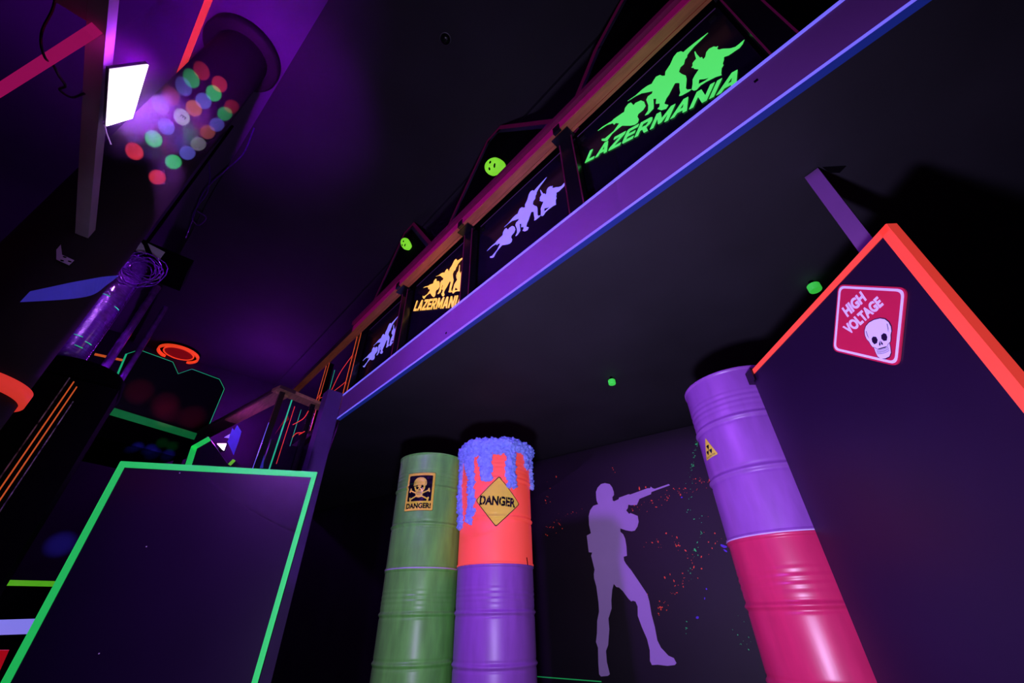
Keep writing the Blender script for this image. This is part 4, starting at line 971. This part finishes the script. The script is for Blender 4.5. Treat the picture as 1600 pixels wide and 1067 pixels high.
# low left: kerb, ledge, red bit
bm = bmesh.new(); P_ = atY((0, 908), 5.6); Q_ = atY((100, 912), 5.6); zz_ = P_.z
box(bm, P_.x-1.0, Q_.x, 5.6, 5.7, FLOOR, zz_-0.03); t = thing('low_wall', 'low black wall with yellow-green top line at the left edge', 'wall', (P_.x, 5.65, FLOOR)); obj('body', bm, 'matt_black', t)
bm = bmesh.new(); box(bm, P_.x-1.0, Q_.x, 5.59, 5.7, zz_-0.03, zz_+0.01); obj('top_line', bm, 'yellowgreen_tape', t)
P_ = atY((0, 980), 4.9); Q_ = atY((60, 966), 4.9)
bm = bmesh.new(); prism(bm, [atY(p, 4.9) for p in [(-60, 970), (75, 966), (60, 990), (-60, 994)]], (0, 0.25, 0)); tag(obj('ledge', bm, 'lavender_paint'), 'pale lavender ledge at the lower left edge', 'ledge')
bm = bmesh.new(); prism(bm, [atY(p, 4.8) for p in [(-50, 1016), (13, 1016), (-10, 1067), (-50, 1067)]], (0, 0.1, 0)); tag(obj('red_board', bm, 'red_panel'), 'glowing red board in the bottom left corner', 'board')

# ------------------------------------------------------------------ disco projector: many narrow beams from one point
PJ = Vector((0.25, 0.2, -0.6))
COL = {'r': (1, 0.06, 0.10), 'g': (0.05, 1, 0.25), 'b': (0.16, 0.2, 1), 'o': (1, 0.28, 0.10), 'w': (0.7, 0.9, 0.95), 'B': (0.06, 0.05, 1), 'G': (0.02, 1, 0.15)}
def beam(target, col, half, power, blend=0.25, src=PJ):
    l = bpy.data.lights.new('disco_beam', 'SPOT'); l.energy = power; l.color = COL[col]; l.spot_size = math.radians(half*2); l.spot_blend = blend; l.shadow_soft_size = 0.004
    o = bpy.data.objects.new('disco_beam', l); C.objects.link(o); o.location = src
    o.rotation_euler = (Vector(target)-src).to_track_quat('-Z', 'Y').to_euler()
for x, y, c_, k in [(315,111,'r',.8),(299,123,'g',1),(287,135.5,'b',1),(267,150,'r',.5),(251,165,'w',.25),(343,131.5,'r',.9),(334,146,'g',1.1),(318,158,'b',1.2),(303,169.5,'o',.9),(284,183,'w',.9),(260,198,'b',1.2),(240,217,'g',1.1),(210,236.5,'r',1),(246,277,'r',.9),(271,253,'g',1),(293,239,'b',1),(310,225,'w',.4),(324.5,206.5,'o',.5),(339,195,'b',.9),(351.5,178,'g',.7),(362,167,'r',.5)]:
    P_ = onCyl((x, y), PC.x, PC.y, PR); dist = (P_-PJ).length
    beam(P_, c_, math.degrees(math.atan(0.043*(P_.length/3.6)/dist)), 17000*k)
for x, y, c_, k in [(155,693,'B',1),(199,699,'B',1),(213,711,'B',.8),(253,715,'B',.8),(95,850,'B',.5),(235,680,'G',.2),(265,690,'G',.2)]:
    P_ = atY((x, y), 9.5); beam(P_, c_, 2.3, 1500*k, 1.0, Vector((-0.2, 3.4, 2.6)) if False else Vector((0.2, 4.4, 1.2)))
for x, y, c_, k in [(218,612,'r',.6),(258,632,'r',.8),(262,645,'r',.6),(300,652,'r',.7)]:
    P_ = mz((x, y), 0.3); beam(P_, c_, 4.2, 200*k, 0.9, Vector((0.2, 4.4, 1.2)))

# ------------------------------------------------------------------ scattering ball added to make the glow round the flood lamp
bm = bmesh.new(); bmesh.ops.create_icosphere(bm, subdivisions=4, radius=0.335, matrix=Matrix.Translation((-0.64, 1.60, 1.82)))
hm = bpy.data.materials.new('lamp_glow'); hm.use_nodes = True; nt = hm.node_tree; nt.nodes.clear()
ou = nt.nodes.new('ShaderNodeOutputMaterial'); vs_ = nt.nodes.new('ShaderNodeVolumeScatter'); geo = nt.nodes.new('ShaderNodeNewGeometry')
dn = nt.nodes.new('ShaderNodeVectorMath'); dn.operation = 'DISTANCE'; dn.inputs[1].default_value = (-0.64, 1.60, 1.82); nt.links.new(geo.outputs['Position'], dn.inputs[0])
mr = nt.nodes.new('ShaderNodeMapRange'); mr.inputs[1].default_value = 0.0; mr.inputs[2].default_value = 0.33; mr.inputs[3].default_value = 0.13; mr.inputs[4].default_value = 0.0
nt.links.new(dn.outputs['Value'], mr.inputs[0]); nt.links.new(mr.outputs[0], vs_.inputs['Density']); nt.links.new(vs_.outputs[0], ou.inputs['Volume'])
M['lamp_glow'] = hm
hz = obj('lamp_glow', bm, 'lamp_glow'); hz['kind'] = 'stuff'; hz['label'] = 'ball of thin scatter added for the glow around the big flood lamp'; hz['category'] = 'lamp_glow'
